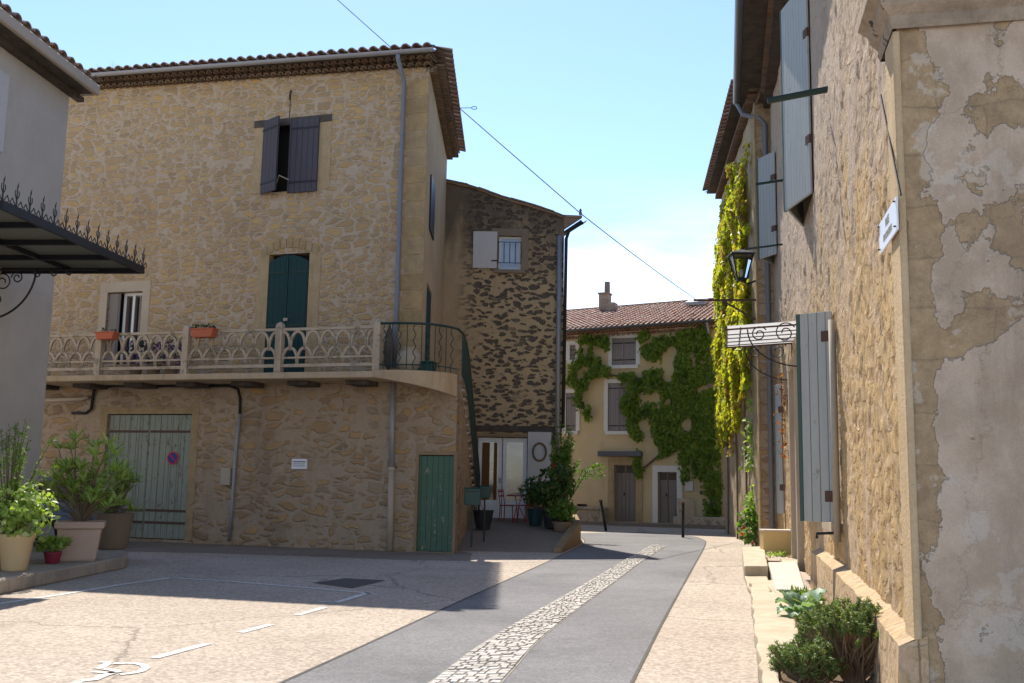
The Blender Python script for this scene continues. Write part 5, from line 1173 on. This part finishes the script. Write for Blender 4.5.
# shutters
def leaf(name, p0, p1, z0, z1, mat, parent, th=.04, hinges=(.35,), edge=True, zt2=None):
    """board between two plan points (local), p0 hinge"""
    p0 = Vector((p0[0], p0[1], 0)); p1 = Vector((p1[0], p1[1], 0)); L_ = (p1-p0).length; a_ = math.atan2(p1.y-p0.y, p1.x-p0.x)
    o = MB().hexa([(0, 0, z0), (L_, 0, z0), (L_, th, z0), (0, th, z0), (0, 0, z1), (L_, 0, zt2 or z1), (L_, th, zt2 or z1), (0, th, z1)]).build(name, mat, parent, bevel=.006)
    o.location = p0; o.rotation_euler = (0, 0, a_); 
    for f in hinges:
        for s_ in (-1, 1):
            zz_ = z0+(z1-z0)*(f if s_ < 0 else 1-f); MB().box(-.02, .14, -.012, th+.012, zz_-.07, zz_+.07).build('hinge', M['iron_rust'], o)
    if edge: MB().box(L_, L_+.05, -.004, th+.004, z0, zt2 or z1).build('edge_strip', M['edge_green'], o)
    return o
# big1: leaf standing out from the wall at its near jamb
hs = w1s[1]; b = bend5(hs)
pw = Vector((hs, b-.02, 0)); 
tgt = F5.L(atY(808, 415, F5.Wd((hs, b-.5, 0)).y))
leaf('shutter', (hs, b-.03), (hs-.22, tgt.y-.05), big1[2], big1[3], M['blue_grey_shutter'], H5, hinges=(.12,))
MB().box(*bx(w1s[0]+.02, w1s[1]-.02, .2, .24, big1[2], big1[3])).build('pane', M['glass'], H5)
m = MB().tube([(hs+.22, bend5(hs)-.06, .9), (hs+.22, bend5(hs)-.06, big1[3]-.15)], .045, 8); m.build('wall_pipe', M['cream_pipe'], H5, smooth=True)
MB().tube([(hs+.2, bend5(hs)-.02, big1[2]-.12), (hs+.12, bend5(hs)-.3, big1[2]-.14), (hs+.12, bend5(hs)-.3, big1[2]-.2)], .02, 6).build('shutter_hook', M['iron'], H5)
MB().box(*bx(w1s[0]-.12, w1s[1]+.12, -.12, .05, big1[2]-.14, big1[2])).build('window_sill', M['pale_surround'], H5, bevel=.015)
# big2, big3: two leaves pushed ajar meeting in a point
def vshut(win, fout, zt2=None, zb=None):
    a, b_, c, e = win; tip_ = fout
    leaf('shutter', (b_, bend5(b_)-.02), tip_, c-.05, e, M['blue_grey_shutter'], H5, hinges=(.25,)); leaf('shutter', (a, bend5(a)-.02), (tip_[0]-.03, tip_[1]+.02), c-.05, e, M['blue_grey_shutter'], H5, hinges=(.25,), edge=False)
    MB().box(*bx(a+.02, b_-.02, .2, .24, c, e)).build('pane', M['glass'], H5)
tp2 = F5.L(atY(787, 203, F5.Wd(((big2[0]+big2[1])/2, 0, 0)).y)); vshut(big2, (tp2.x, tp2.y))
tp3 = F5.L(atY(761, 262, F5.Wd(((big3[0]+big3[1])/2, 0, 0)).y)); vshut(big3, (max(big3[0]+.2, tp3.x), tp3.y))
# iron bars projecting
def bar(px0, py0, px1, py1, r=.03):
    s, z_ = F5.P(px0, py0); b = bend5(s); Yw = F5.Wd((s, b, 0)).y; e = F5.L(atY(px1, py1, Yw)); return MB().tube([(s, b+.05, z_), (s-.05, e.y, e.z)], r, 6).build('iron_bar', M['iron_green'], H5)
bar(827, 89, 768, 95, .045); bar(783, 180, 756, 182, .03); bar(783, 244, 745, 247, .025)
# door (under the awning) with surround and grey shutter leaf behind
a, b_, c, e = dr5
m = MB().box(*bx(a-.2, a-.0, -.10, .05, 0, e+.2)).box(*bx(b_, b_+.22, -.10, .05, 0, e+.2)).box(*bx(a, b_, -.10, .05, e, e+.2)); m.build('door_surround', M['pale_surround'], H5, bevel=.01)
MB().box(*bx(a+.02, b_-.02, .15, .2, c, e)).build('door', M['brown_door'], H5, bevel=.005); MB().box(*bx(a-.1, b_+.1, -.35, .2, 0, .14)).build('doorstep', M['pale_stone'], H5, bevel=.02)
s4 = sY(785); b = bend5(s4); leaf('shutter', (s4, b-.02), (s4-.35, b-.14), .95, 3.9, M['blue_grey_shutter'], H5, hinges=(.2,))
s4 = sY(774); b = bend5(s4); MB().tube([(s4, b-.1, .1), (s4, b-.1, 7.3)], .05, 8).build('downpipe', M['zinc'], H5, smooth=True)
# awning
s0, _ = F5.P(803, 326); zA = F5.P(803, 326)[1]; b = bend5(s0); YA = F5.Wd((s0, b, 0)).y; oN = F5.L(atY(727, 325, YA)); YF = YA*(486-321)/(486-341); s1_ = s0-(YF-YA)*1.02
aw = thing('awning', 'white corrugated plastic door awning on scrolled iron brackets', 'awning', F5)
m = MB(); nx_ = 48; bA = bend5((s0+s1_)/2)
y_in, y_out = bA-.02, oN.y
for i in range(nx_):
    f0, f1 = i/nx_, (i+1)/nx_; sA = s0+(s1_-s0)*f0; sB = s0+(s1_-s0)*f1; hA = .04*math.cos(f0*2*math.pi*6); hB = .04*math.cos(f1*2*math.pi*6); zo = zA-.02; zi = zA+.06
    m.quad((sA, y_in, zi+hA), (sB, y_in, zi+hB), (sB, y_out, zo+hB), (sA, y_out, zo+hA))
m.build('sheet', M['awning'], aw, smooth=True)
m = MB().box(min(s0, s1_), max(s0, s1_), y_out-.012, y_out, zA-.06, zA+.03); 
for s in (s0, s1_): m.tube([(s, y_in, zA+.03), (s, y_out, zA-.05)], .018, 6)
m.tube([(s0, y_out+.25, zA-.02), (s1_, y_out+.25, zA-.02)], .015, 6); fr5 = m.build('frame', M['iron_rust'], aw)
for k_ in range(1, 5): sk_ = s0+(s1_-s0)*k_/5; MB().tube([(sk_, y_in, zA+.005), (sk_, y_out, zA-.075)], .012, 5).build('rib', M['zinc_dark'], aw)
for s in (s0, s1_):
    m = MB(); m.tube([(s, y_in, zA-.75), (s, y_in, zA+.15)], .015, 6)
    m.tube([(s, y_in-(y_in-y_out)*.72*math.sin(t_), zA-.75+.70*(1-math.cos(t_))) for t_ in np.linspace(0, math.pi/2, 12)], .014, 6)
    for c_, r_ in (((s, y_in-.28, zA-.12), .2), ((s, y_in-.75, zA-.14), .15)): m.tube(scroll(c_, r_, 1.5, R(30)), .012, 5)
    m.build('scroll_bracket', M['iron'], aw)
# street sign
q0 = F5.P(881, 222, -.06); 
sA, zAa = F5.P(895, 198, -.06); sB, zBb = F5.P(877.5, 250, -.06); zt_ = F5.P(895, 196, -.06)[1]; zb_ = F5.P(895, 232, -.06)[1]
sw = max(.45, abs(sA-sB)); sw = min(sw, .8); sc_c = sA-sw/2
sn = thing('street_sign', 'white enamel street name plate with worn lettering near the house corner', 'sign', loc=F5.Wd((sc_c, bend5(sc_c)-.06, (zt_+zb_)/2)), rot=F5.a)
hh = (zt_-zb_)/2; MB().prism([(-sw/2, -hh), (sw/2, -hh), (sw/2, hh), (-sw/2+.02, hh), (-sw/2+.04, hh*.25), (-sw/2, hh*.1)], -.012, .0, 'y').build('plate', M['sign_white'], sn, bevel=.003)
text('lettering', 'RUE', hh*.75, M['sign_text'], sn, (0, -.014, hh*.40), extr=.001, sx=1.0); text('lettering', 'DU CHATEAU', hh*.62, M['sign_text'], sn, (0, -.014, -hh*.38), extr=.001, sx=.82)
m = MB()
for x_ in (-sw/2+.04, sw/2-.04):
    for z_ in (-hh+.03, hh-.03): m.lathe([(.012, 0), (.008, .008)], (x_, -.02, z_), 8)
m.build('screw', M['iron'], sn)
# diagonal cable on the upper corner
p = [F5.P(880, 95, -.05), F5.P(887, 130, -.05), F5.P(900, 195, -.05)]
tag(MB().tube([F5.Wd((a_[0], bend5(a_[0])-.045, a_[1])) for a_ in p], .008, 5).build('corner_wire', M['black_rubber']), 'thin dark wire slanting down the pale corner above the street sign', 'wire')

# ------------------------------------------------------------------ ivy-clad house beyond
F7 = Fr(7.25, 34.0, -90-6.6); H7 = thing('ivy_house', 'stone house with ragged tile eaves and yellow-green ivy beyond the street lamp', 'house', F7)
L7 = 9.16; z7 = 11.45
M['b_stone'] = plaster('streaked render', (.42, .33, .22), (.52, .42, .29), patch=1.4, pc=(.40, .28, .15), stain=.6, bumpd=.03)
wall('street_wall', 0, L7, 0, z7, [], M['b_stone'], H7, step=.12, disp=rough_lo)
for x_ in (0, L7): MB().quad((x_, 0, 0), (x_, 5, 0), (x_, 5, z7), (x_, 0, z7)).build('end_wall', M['main_low'], H7)
MB().quad((0, 5, 0), (L7, 5, 0), (L7, 5, z7), (0, 5, z7)).build('rear_wall', M['b_stone'], H7)
MB().box(L7-.35, L7+.02, -.03, .02, 0, z7-.4).build('corner_blocks', M['quoin'], H7, bevel=.015)
mb = MB(); genoise(mb, 0, L7+.6, z7+.02, 1, .22, .14); mb.build('eaves_courses', M['tile_old'], H7)
tile_slope('roof', -.1, L7+.8, lambda s: 3, z7+.28, .28, M['tile_old'], H7, d0=-.62, pitch=.30); MB().box(-.1, L7+.7, -.5, 0, z7+.25, z7+.31).build('eaves_board', M['wood_dark'], H7)
# bracket with brace
zb7 = atY(757, 300, 25.0).z; e7 = F7.L(atY(694, 303, 25.0)); o = MB().tube([(L7-.1, 0, zb7), (L7-.1, e7.y, zb7)], .03, 6).tube([(L7-.1, -.05, zb7-.5), (L7-.1, -.9, zb7)], .025, 6).build('iron_bracket', M['iron_rust'], H7)
# lamp
lp_ = atY(741, 266, 25.0); t = thing('street_lamp', 'black lantern street lamp on a wall arm in front of the ivy', 'street lamp', loc=(lp_.x, lp_.y, 0))
zt_ = atY(741, 256, 25.0).z; zb_ = atY(741, 279, 25.0).z; hw1, hw2 = .26, .12
m = MB(); 
for sx_ in (-1, 1):
    for sy_ in (-1, 1): m.tube([(sx_*hw2, sy_*hw2, zb_), (sx_*hw1, sy_*hw1, zt_)], .018, 5)
for z_, h_ in ((zb_, hw2), (zt_, hw1)):
    m.tube([(-h_, -h_, z_), (h_, -h_, z_), (h_, h_, z_), (-h_, h_, z_), (-h_, -h_, z_)], .016, 5)
m.box(-hw2, hw2, -hw2, hw2, zb_-.05, zb_-.01); m.build('lantern_frame', M['iron'], t)
m = MB().lathe([(.44, 0), (.41, .03), (.24, .10), (.08, .14), (.03, .18)], (0, 0, zt_+.01), 4); m.build('lamp_cap', paint('weathered lamp cap', (.10, .10, .11), .35, .3), t)
g = G('lantern glass'); g.b.inputs['Transmission Weight'].default_value = 1; g.b.inputs['Roughness'].default_value = .05; g.b.inputs['IOR'].default_value = 1.1; m = MB()
for k in range(4):
    a_ = math.pi/2*k; c_, s_ = math.cos(a_), math.sin(a_); rt = lambda x, y_: (x*c_-y_*s_, x*s_+y_*c_)
    A1, A2, A3, A4 = rt(hw2-.02, -hw2+.02), rt(hw2-.02, hw2-.02), rt(hw1-.02, hw1-.02), rt(hw1-.02, -hw1+.02); m.quad((*A1, zb_), (*A2, zb_), (*A3, zt_-.02), (*A4, zt_-.02))
m.build('lantern_glass', g.m, t); MB().lathe([(.03, 0), (.05, .1), (.04, .18), (.01, .2)], (0, 0, zb_+.05), 10).build('bulb', M['off_white_wood'], t)
ex = F7.Wd((L7-.1, 0, 0)).x-lp_.x; MB().tube([(0, 0, zb_-.03), (.15, 0, zb_-.12), (ex*.6, 0, zb_-.10), (ex, 0, zb_-.02)], .025, 6).build('wall_arm', M['iron'], t)
# yellow-green ivy
ivB = [(722, 250, 10, 55), (718, 300, 8, 60), (733, 215, 6, 55), (728, 200, 6, 30), (724, 350, 10, 50), (722, 400, 8, 50), (728, 430, 8, 30), (738, 270, 7, 60), (742, 320, 6, 40), (745, 290, 5, 30), (735, 360, 7, 40), (733, 150, 5, 40), (730, 390, 7, 30), (722, 450, 5, 16)]
def ivy_B():
    C = []; T_ = []; r_ = np.random.default_rng(4)
    while len(C) < 15000:
        s = r_.uniform(-.15, L7); z_ = r_.uniform(2.2, z7+.1); t_ = s/L7
        low = 3.0+1.3*noise.noise(Vector((s*1.1, 0, 3)))+4.2*max(0, t_-.55)**1.2; hi = 10.6+.9*noise.noise(Vector((s*.9, 0, 9)))-1.5*max(0, .4-t_)
        if z_ < low or z_ > hi: continue
        if t_ > .90 + .1*noise.noise(Vector((0, z_*1.2, 8))): continue
        c_ = noise.noise(Vector((s*1.1, z_*.6, 14)))
        if c_ < -.20: continue
        d = -(.04+.18*r_.random()+.30*max(0, noise.noise(Vector((s*.9, z_*.9, 31)))+.15)); C.append(F7.Wd((s, d, z_))); T_.append(.42+.75*noise.noise(Vector((s*1.8, z_*1.2, 21))))
    for _ in range(900): # wraps the far corner
        z_ = r_.uniform(2.6, 9.5); C.append(F7.Wd((-.12-.15*r_.random(), r_.uniform(-.3, .6), z_))); T_.append(.4)
    t = thing('yellow_ivy', 'yellow-green and rust ivy hanging down the right-hand wall beyond the lamp', 'climbing plant', loc=(0, 0, 0)); nn = -F7.D
    leaves('foliage', [tuple(c) for c in C], (nn.x, nn.y+.2, .6), .13, M['ivy_lit'], t, jit=.5, tint=T_, up=(0, 0, -1)); m = MB()
    for s in (1.5, 4.2, 6.5): m.tube([F7.Wd((s+.15*math.sin(k), -.05, k*.9)) for k in range(11)], .03, 5)
    m.build('stem', M['bark'], t)
ivy_B()
# small climber in the recess by the pipe
t = thing('slender_climber', 'slender green climber winding up the grey downpipe beside the recess', 'climbing plant', loc=(0, 0, 0)); C = []; m = MB(); path = []
for i in range(40):
    z_ = .6+i*.155; A = F5.Wd((sY(771)+.1*math.sin(i*.7), bend5(sY(771))-.40+.06*math.cos(i), z_)); path.append(A)
    if noise.noise(Vector((i*.35, 0, 2))) > -.12: C += [A+Vector((random.gauss(0, .13), random.gauss(0, .12), random.gauss(0, .07))) for _ in range(22)]
m.tube(path, .018, 5); m.build('stem', M['bark'], t); leaves('foliage', [tuple(c) for c in C], (-.7, -.5, .7), .15, M['leaf_pale'], t, jit=.5)
C = []; t = thing('rusty_vine', 'thin vine of dry orange leaves beside the grey shutter under the awning', 'climbing plant', loc=(0, 0, 0)); path = []
for i in range(16):
    z_ = 2.2+i*.12; s_ = sY(789); A = F5.Wd((s_+.08*math.sin(i), bend5(s_)-.12, z_)); path.append(A); C += [A+Vector((random.gauss(0, .06), random.gauss(0, .15), random.gauss(0, .05))) for _ in range(5)]
MB().tube([F5.Wd((s_, bend5(s_)-.08, .1))]+path, .012, 5).build('stem', M['bark'], t); leaves('foliage', [tuple(c) for c in C], (-1, 0, .5), .08, M['orange_leaf'], t)

# ------------------------------------------------------------------ right side ground things
def gpoly(pts, z): return [tuple(gnd(x, y, z).xy) for x, y in pts]
def slab_thing(pts, z, name, label, cat, mat=M['pale_stone'], z0=0.0, jag=.0, group=None):
    P = gpoly(pts, z); Q = []
    for i, p in enumerate(P):
        q = P[(i+1) % len(P)]; n = max(1, int(math.hypot(q[0]-p[0], q[1]-p[1])/.25)) if jag else 1
        for k in range(n): f = k/n; x = p[0]+(q[0]-p[0])*f; y = p[1]+(q[1]-p[1])*f; Q.append((x+jag*noise.noise(Vector((x*3, y*3, 0))), y+jag*noise.noise(Vector((x*3, y*3, 5)))))
    a = sum(Q[i][0]*Q[(i+1) % len(Q)][1]-Q[(i+1) % len(Q)][0]*Q[i][1] for i in range(len(Q)))
    if a < 0: Q.reverse()
    o = MB().prism(Q, z0, z).build(name, mat, None, bevel=.02); return tag(o, label, cat, group)
slab_thing([(750, 582), (776, 579), (786, 600), (797, 625), (797, 645), (775, 655), (780, 683), (784, 740), (772, 740), (763, 683), (756, 640)], .14, 'kerb_stone', 'long bleached limestone kerb in front of the bushes', 'kerb', jag=.04)
slab_thing([(743.5, 574), (766, 573), (772, 589), (750, 590.5)], .08, 'stone_slab', 'small pale flat slab before the square block, touching the kerb', 'stone slab', jag=.02)
slab_thing([(742, 547), (764, 546), (768, 566), (744, 566)], .24, 'stone_block', 'square bleached stone block beside the cream box', 'stone block', jag=.02)
slab_thing([(768, 562), (797, 562), (806, 590), (776, 589)], .16, 'white_slab', 'smooth white rectangular slab below the cream box', 'stone slab', mat=M['white_slab'])
o = sheet('soil', gpoly([(772, 740), (775, 655), (797, 645), (797, 625), (776, 588), (800, 588), (830, 600), (912, 740)], .02), .012, M['soil'])
A = gnd(763.5, 553.5, .16); B_ = atY(793, 531, A.y); t = thing('utility_box', 'cream rectangular box standing by the wall', 'box', loc=(A.x, A.y, .0)); w_ = B_.x-A.x
MB().box(0, w_, 0, .3, .14, B_.z-.02).build('case', M['cream_box'], t, bevel=.01); MB().box(-.01, w_+.01, -.015, .315, B_.z-.02, B_.z+.02).build('lid', paint('pale lid', (.66, .58, .50), .5), t, bevel=.006)
# bush by the corner of the ivy house
p = gnd(760, 548); t = thing('green_bush', 'leafy green bush against the wall behind the cream box', 'bush', loc=(p.x, p.y, 0))
P, u = blob(1100, (0, .1, .55), (.55, .6, .62), .2, 3); leaves('foliage', P[P[:, 2] > 0.02], (-.3, -.3, .8), .12, M['leaf'], t); stems(t, (0, .1, 0), P[:10]*.8, .015); P = np.array([(-.5, -.2, .35), (-.42, -.1, .5), (-.3, -.5, .15), (.1, -.4, .9)]); leaves('blossom', P, (-1, -1, .5), .09, M['petal_red'], t)
p = gnd(744, 556); 
# small grassy tuft plants
def tuft(px, py, n, ln, mat, label, spread=.25, z=.0, name='small_plant'):
    p = gnd(px, py, z); t = thing(name, label, 'plant', loc=(p.x, p.y, z)); cs_ = [(random.gauss(0, spread), random.gauss(0, spread*.6), random.uniform(0, .05)) for _ in range(n)]
    rosettes(t, cs_, 12, ln, mat, .22); return t
tuft(777, 558, 10, .16, M['leaf_pale'], 'low yellow-green plants between the cream box and white slab', .2, .1); tuft(806, 603, 16, .22, M['leaf'], 'spiky green weeds sprouting at the top end of the soil strip', .2)
# broad pale leaves
p = gnd(803, 628); t = thing('broad_leaf_plant', 'plant with large crinkled blue-green leaves beside the soil strip weeds', 'plant', loc=(p.x, p.y, 0))
m = MB()
def bigleaf(m, base, tipv, w_):
    b_ = Vector(base); e = Vector(tipv); d = e-b_; sd_ = d.cross(Vector((0, 0, 1))).normalized(); n = 9; base_i = len(m.v); t_ = random.random()
    for i in range(n+1):
        f = i/n; c_ = b_+d*f+Vector((0, 0, .10*math.sin(math.pi*f))); ww = w_*math.sin(math.pi*min(1, f*.93+.07))**.7
        for j in range(-3, 4): g_ = j/3; m.v.append(tuple(c_+sd_*ww*g_+Vector((0, 0, .03*abs(g_)+.018*math.sin(i*2.3+j*2.9))))); m.t.append(t_)
    for i in range(n):
        for j in range(6): a_ = base_i+i*7+j; m.f.append((a_, a_+1, a_+8, a_+7))
for i, (th, L_, zz_) in enumerate(((200, .34, .16), (235, .38, .12), (265, .34, .2), (160, .30, .26), (40, .34, .34), (10, .30, .40), (290, .30, .25), (120, .28, .34), (80, .26, .3), (325, .28, .2))):
    th = R(th); bigleaf(m, (.03*math.cos(th), .03*math.sin(th), .08), (L_*math.cos(th), L_*math.sin(th), zz_), .13)
m.build('leaf', M['leaf_grey'], t, smooth=True); rosettes(t, [(.1, -.1, .22), (.16, 0, .3), (.02, .1, .25)], 10, .16, M['leaf_pale'], .3)
# woody bushes
def euph(px, py, n, r, label, seed, hz, off=(0, 0), low=.45):
    random.seed(seed); p = gnd(px, py); t = thing('woody_shrub', label, 'shrub', loc=(p.x, p.y, 0), group='blue-green shrubs in the soil strip'); m = MB(); C = []; U = []
    for i in range(n):
        th = random.uniform(0, 6.283); rr = r*random.uniform(.25, 1.0); e = Vector((rr*math.cos(th)+off[0], rr*math.sin(th)+off[1], hz*random.uniform(low, 1.0)*(1-.25*(rr/r)**2))); b_ = Vector((random.gauss(0, .03), random.gauss(0, .03), 0)); md = b_.lerp(e, .5)+Vector((random.gauss(0, .04), random.gauss(0, .04), random.uniform(-.03, .03)))
        m.tube([b_, b_.lerp(md, .5)+Vector((random.gauss(0, .02), random.gauss(0, .02), 0)), md, e], [.014, .010, .008, .005], 5); ax = (e-md).normalized()
        for k in range(64): 
            f = random.random(); d = (ax*.5+Vector((random.gauss(0, 1), random.gauss(0, 1), random.gauss(.3, .8))).normalized()).normalized(); C.append(e-ax*.10*f+d*.022); U.append(d*6)
    m.build('stem', M['dry_twig'], t); leaves('foliage', [tuple(c) for c in C], (0, 0, 1), .011, M['leaf_euph'], t, aspect=3.6, jit=1, up=np.array([tuple(x) for x in U])); return t
euph(856, 684, 190, .48, 'taller shrub with exposed woody stems against the plinth', 5, .70, (.0, .03), .74); euph(812, 688, 150, .30, 'lower rounded blue-green shrub on the kerb edge, left of the taller one', 6, .42, (-.03, 0))
euph(832, 655, 120, .32, 'reddish-green shrub behind the taller one, next to the broad leaves', 8, .42)
random.seed(99)

# ------------------------------------------------------------------ terrace plants and furniture
def tp_(x, Y): return atY(x, 480, Y).x
def potted(x, Y, z, prof, mat, label, grp='pots on the ramp before the glazed door'):
    t = thing('potted_plant', label, 'potted plant', loc=(x, Y, z), group=grp); MB().lathe(prof, (0, 0, 0), 16).build('pot', mat, t); return t, prof[-1][1]
t, h = potted(tp_(484, 26.0), 26.0, .36, [(.18, 0), (.26, .42), (.28, .46)], M['dark_pot'], 'dark grey pot with bare thin stems under the letterboxes'); stems(t, (0, 0, h-.05), [(.1, 0, h+.5), (-.08, .05, h+.35), (.02, -.05, h+.6)], .008)
t, h = potted(tp_(536, 27.0), 27.0, .42, [(.16, 0), (.22, .4), (.23, .43)], M['teal_pot'], 'dark teal pot with round dark bush beside the red chairs')
P, u = blob(700, (.0, .1, h+.45), (.44, .4, .42), .2, 5); leaves('foliage', P, u, .09, M['leaf_mid'], t); stems(t, (0, 0, h-.05), P[:8], .015)
t, h = potted(tp_(553, 26.3), 26.3, .40, [(.2, 0), (.28, .4), (.3, .43)], M['dark_pot'], 'oleander tub with dark leaves and scattered red flowers')
P, u = blob(1100, (.05, 0, h+.62), (.52, .45, .62), .2, 6); leaves('foliage', P, u, .10, M['leaf_mid'], t, aspect=1.8); stems(t, (0, 0, h-.05), P[:12], .015); leaves('blossom', P[20:44], (0, -1, .2), .09, M['petal_red'], t)
t, h = potted(tp_(562, 25.7), 25.7, .34, [(.18, 0), (.24, .2), (.25, .24)], M['brown_pot'], 'low brown pot with a mounded mid-green plant at the ramp edge')
P, u = blob(900, (.0, 0, h+.28), (.42, .36, .36), .2, 7); leaves('foliage', P, u, .08, M['leaf'], t)
# bamboo
t = thing('bamboo', 'tall feathery bamboo arching by the corner of the rubble house', 'bamboo', loc=(tp_(563, 27.6), 27.6, .45)); m = MB(); C = []; U = []
MB().lathe([(.22, 0), (.28, .4), (.3, .45)], (0, 0, 0), 16).build('pot', M['dark_pot'], t)
for i in range(30):
    th = random.uniform(-1, 1); hgt_ = random.uniform(1.0, 2.35); lean = th*random.uniform(.2, .6)+( .5 if i % 5 == 0 else .05); b_ = Vector((random.gauss(0, .08), random.gauss(0, .08), .4)); e = b_+Vector((lean, random.uniform(-.3, .3), hgt_)); md = b_.lerp(e, .55)+Vector((-lean*.2, 0, .15)); m.tube([b_, md, e], [.012, .009, .004], 4)
    for k in range(60): f = random.uniform(.25, 1); p = b_.lerp(md, f/.55) if f < .55 else md.lerp(e, (f-.55)/.45); d = Vector((random.gauss(0, 1), random.gauss(0, 1), random.gauss(-.3, .6))).normalized(); C.append(p+d*.09); U.append(d*5)
# one long arching cane to the right
for zt_ in (1.5, 1.65, 1.3):
    b_ = Vector((.1, -.1, .5)); e = Vector((random.uniform(.85, 1.15), -.2, zt_)); md = b_.lerp(e, .5)+Vector((0, 0, .4)); m.tube([b_, md, e], [.012, .009, .004], 4)
    for k in range(55): f = random.uniform(.3, 1); p = b_.lerp(md, f*2) if f < .5 else md.lerp(e, f*2-1); d = Vector((random.gauss(.4, 1), random.gauss(0, 1), random.gauss(-.3, .6))).normalized(); C.append(p+d*.09); U.append(d*5)
m.build('cane', M['leaf'], t); leaves('foliage', [tuple(c) for c in C], (0, -.3, 1), .04, M['leaf'], t, aspect=4.2, jit=.8, up=np.array([tuple(x) for x in U]))
# red bistro chairs and table
zz0 = .46
def chair(x, Y, rot, label):
    t = thing('bistro_chair', label, 'chair', loc=(x, Y, zz0), rot=rot, group='red bistro chairs'); MB().box(-.2, .2, -.2, .2, .43, .46).build('seat', M['red_metal'], t, bevel=.01)
    for sx_ in (-.18, .18):
        for sy_ in (-.18, .18): MB().tube([(sx_*1.1, sy_*1.1, 0), (sx_, sy_, .43)], .014, 6).build('leg', M['red_metal'], t)
    m = MB().tube([(-.18, .18, .45), (-.18, .24, .88), (.18, .24, .88), (.18, .18, .45)], .014, 6).box(-.17, .17, .22, .24, .68, .72).box(-.17, .17, .225, .245, .8, .85); m.build('backrest', M['red_metal'], t)
chair(tp_(509, 27.9), 27.9, R(70), 'red metal chair left of the small table by the glazed door'); chair(tp_(528, 28.2), 28.2, R(-60), 'red metal chair right of the small table, half hidden by plants')
t = thing('bistro_table', 'small round red table with folded legs between the red chairs', 'table', loc=(tp_(518, 27.8), 27.8, zz0)); MB().lathe([(.30, .70), (.31, .715), (.30, .73)], (0, 0, 0), 24).build('tabletop', M['red_metal'], t)
for a_ in (0, 1, 2): th = a_*2.094; MB().tube([(.25*math.cos(th), .25*math.sin(th), 0), (.03*math.cos(th), .03*math.sin(th), .45), (.12*math.cos(th), .12*math.sin(th), .70)], .012, 6).build('leg', M['red_metal'], t)
o = MB().box(-.12, .12, -.08, .08, 0, .02).build('folded_paper', M['off_white_wood'], None); o.location = (tp_(518, 27.8), 27.75, zz0+.732); tag(o, 'pale folded paper lying on the small red table', 'paper')

# ------------------------------------------------------------------ overhead cable
ins = Vector(F2.Wd((oe[0]-.02, -.05, oe[1]+.10))); a0 = atY(300, -34, 33.0); far = atY(702, 301, 42.0); far = atY(724, 318, 44.0)
def sag(a, b, k, n=16): return [a.lerp(b, i/n)-Vector((0, 0, k*4*(i/n)*(1-i/n))) for i in range(n+1)]
t = thing('overhead_cable', 'thin grey cable crossing the sky from roof to roof', 'cable', loc=(0, 0, 0)); MB().tube(sag(a0, ins, .05), .016, 5).tube(sag(ins, far, .10), .016, 5).build('cable', paint('blue grey cable', (.20, .22, .30), .5), t)
MB().lathe([(.04, -.05), (.05, 0), (.03, .06), (.045, .08), (.02, .14)], tuple(ins), 10).build('insulator', M['zinc_dark'], t)
# wire hook on the verge
hb = atY(459, 108, 25.5); he = atY(478, 108, 25.5); lp2 = [Vector((he.x-.1+.07*math.cos(a_), he.y, he.z+.04*math.sin(a_))) for a_ in np.linspace(math.pi, -math.pi, 17)]
tag(MB().tube([hb-Vector((.45, 0, 0)), hb]+lp2, .010, 5).build('wire_hook', M['zinc_dark']), 'small wire hook with a ring poking out from the roof verge', 'hook')
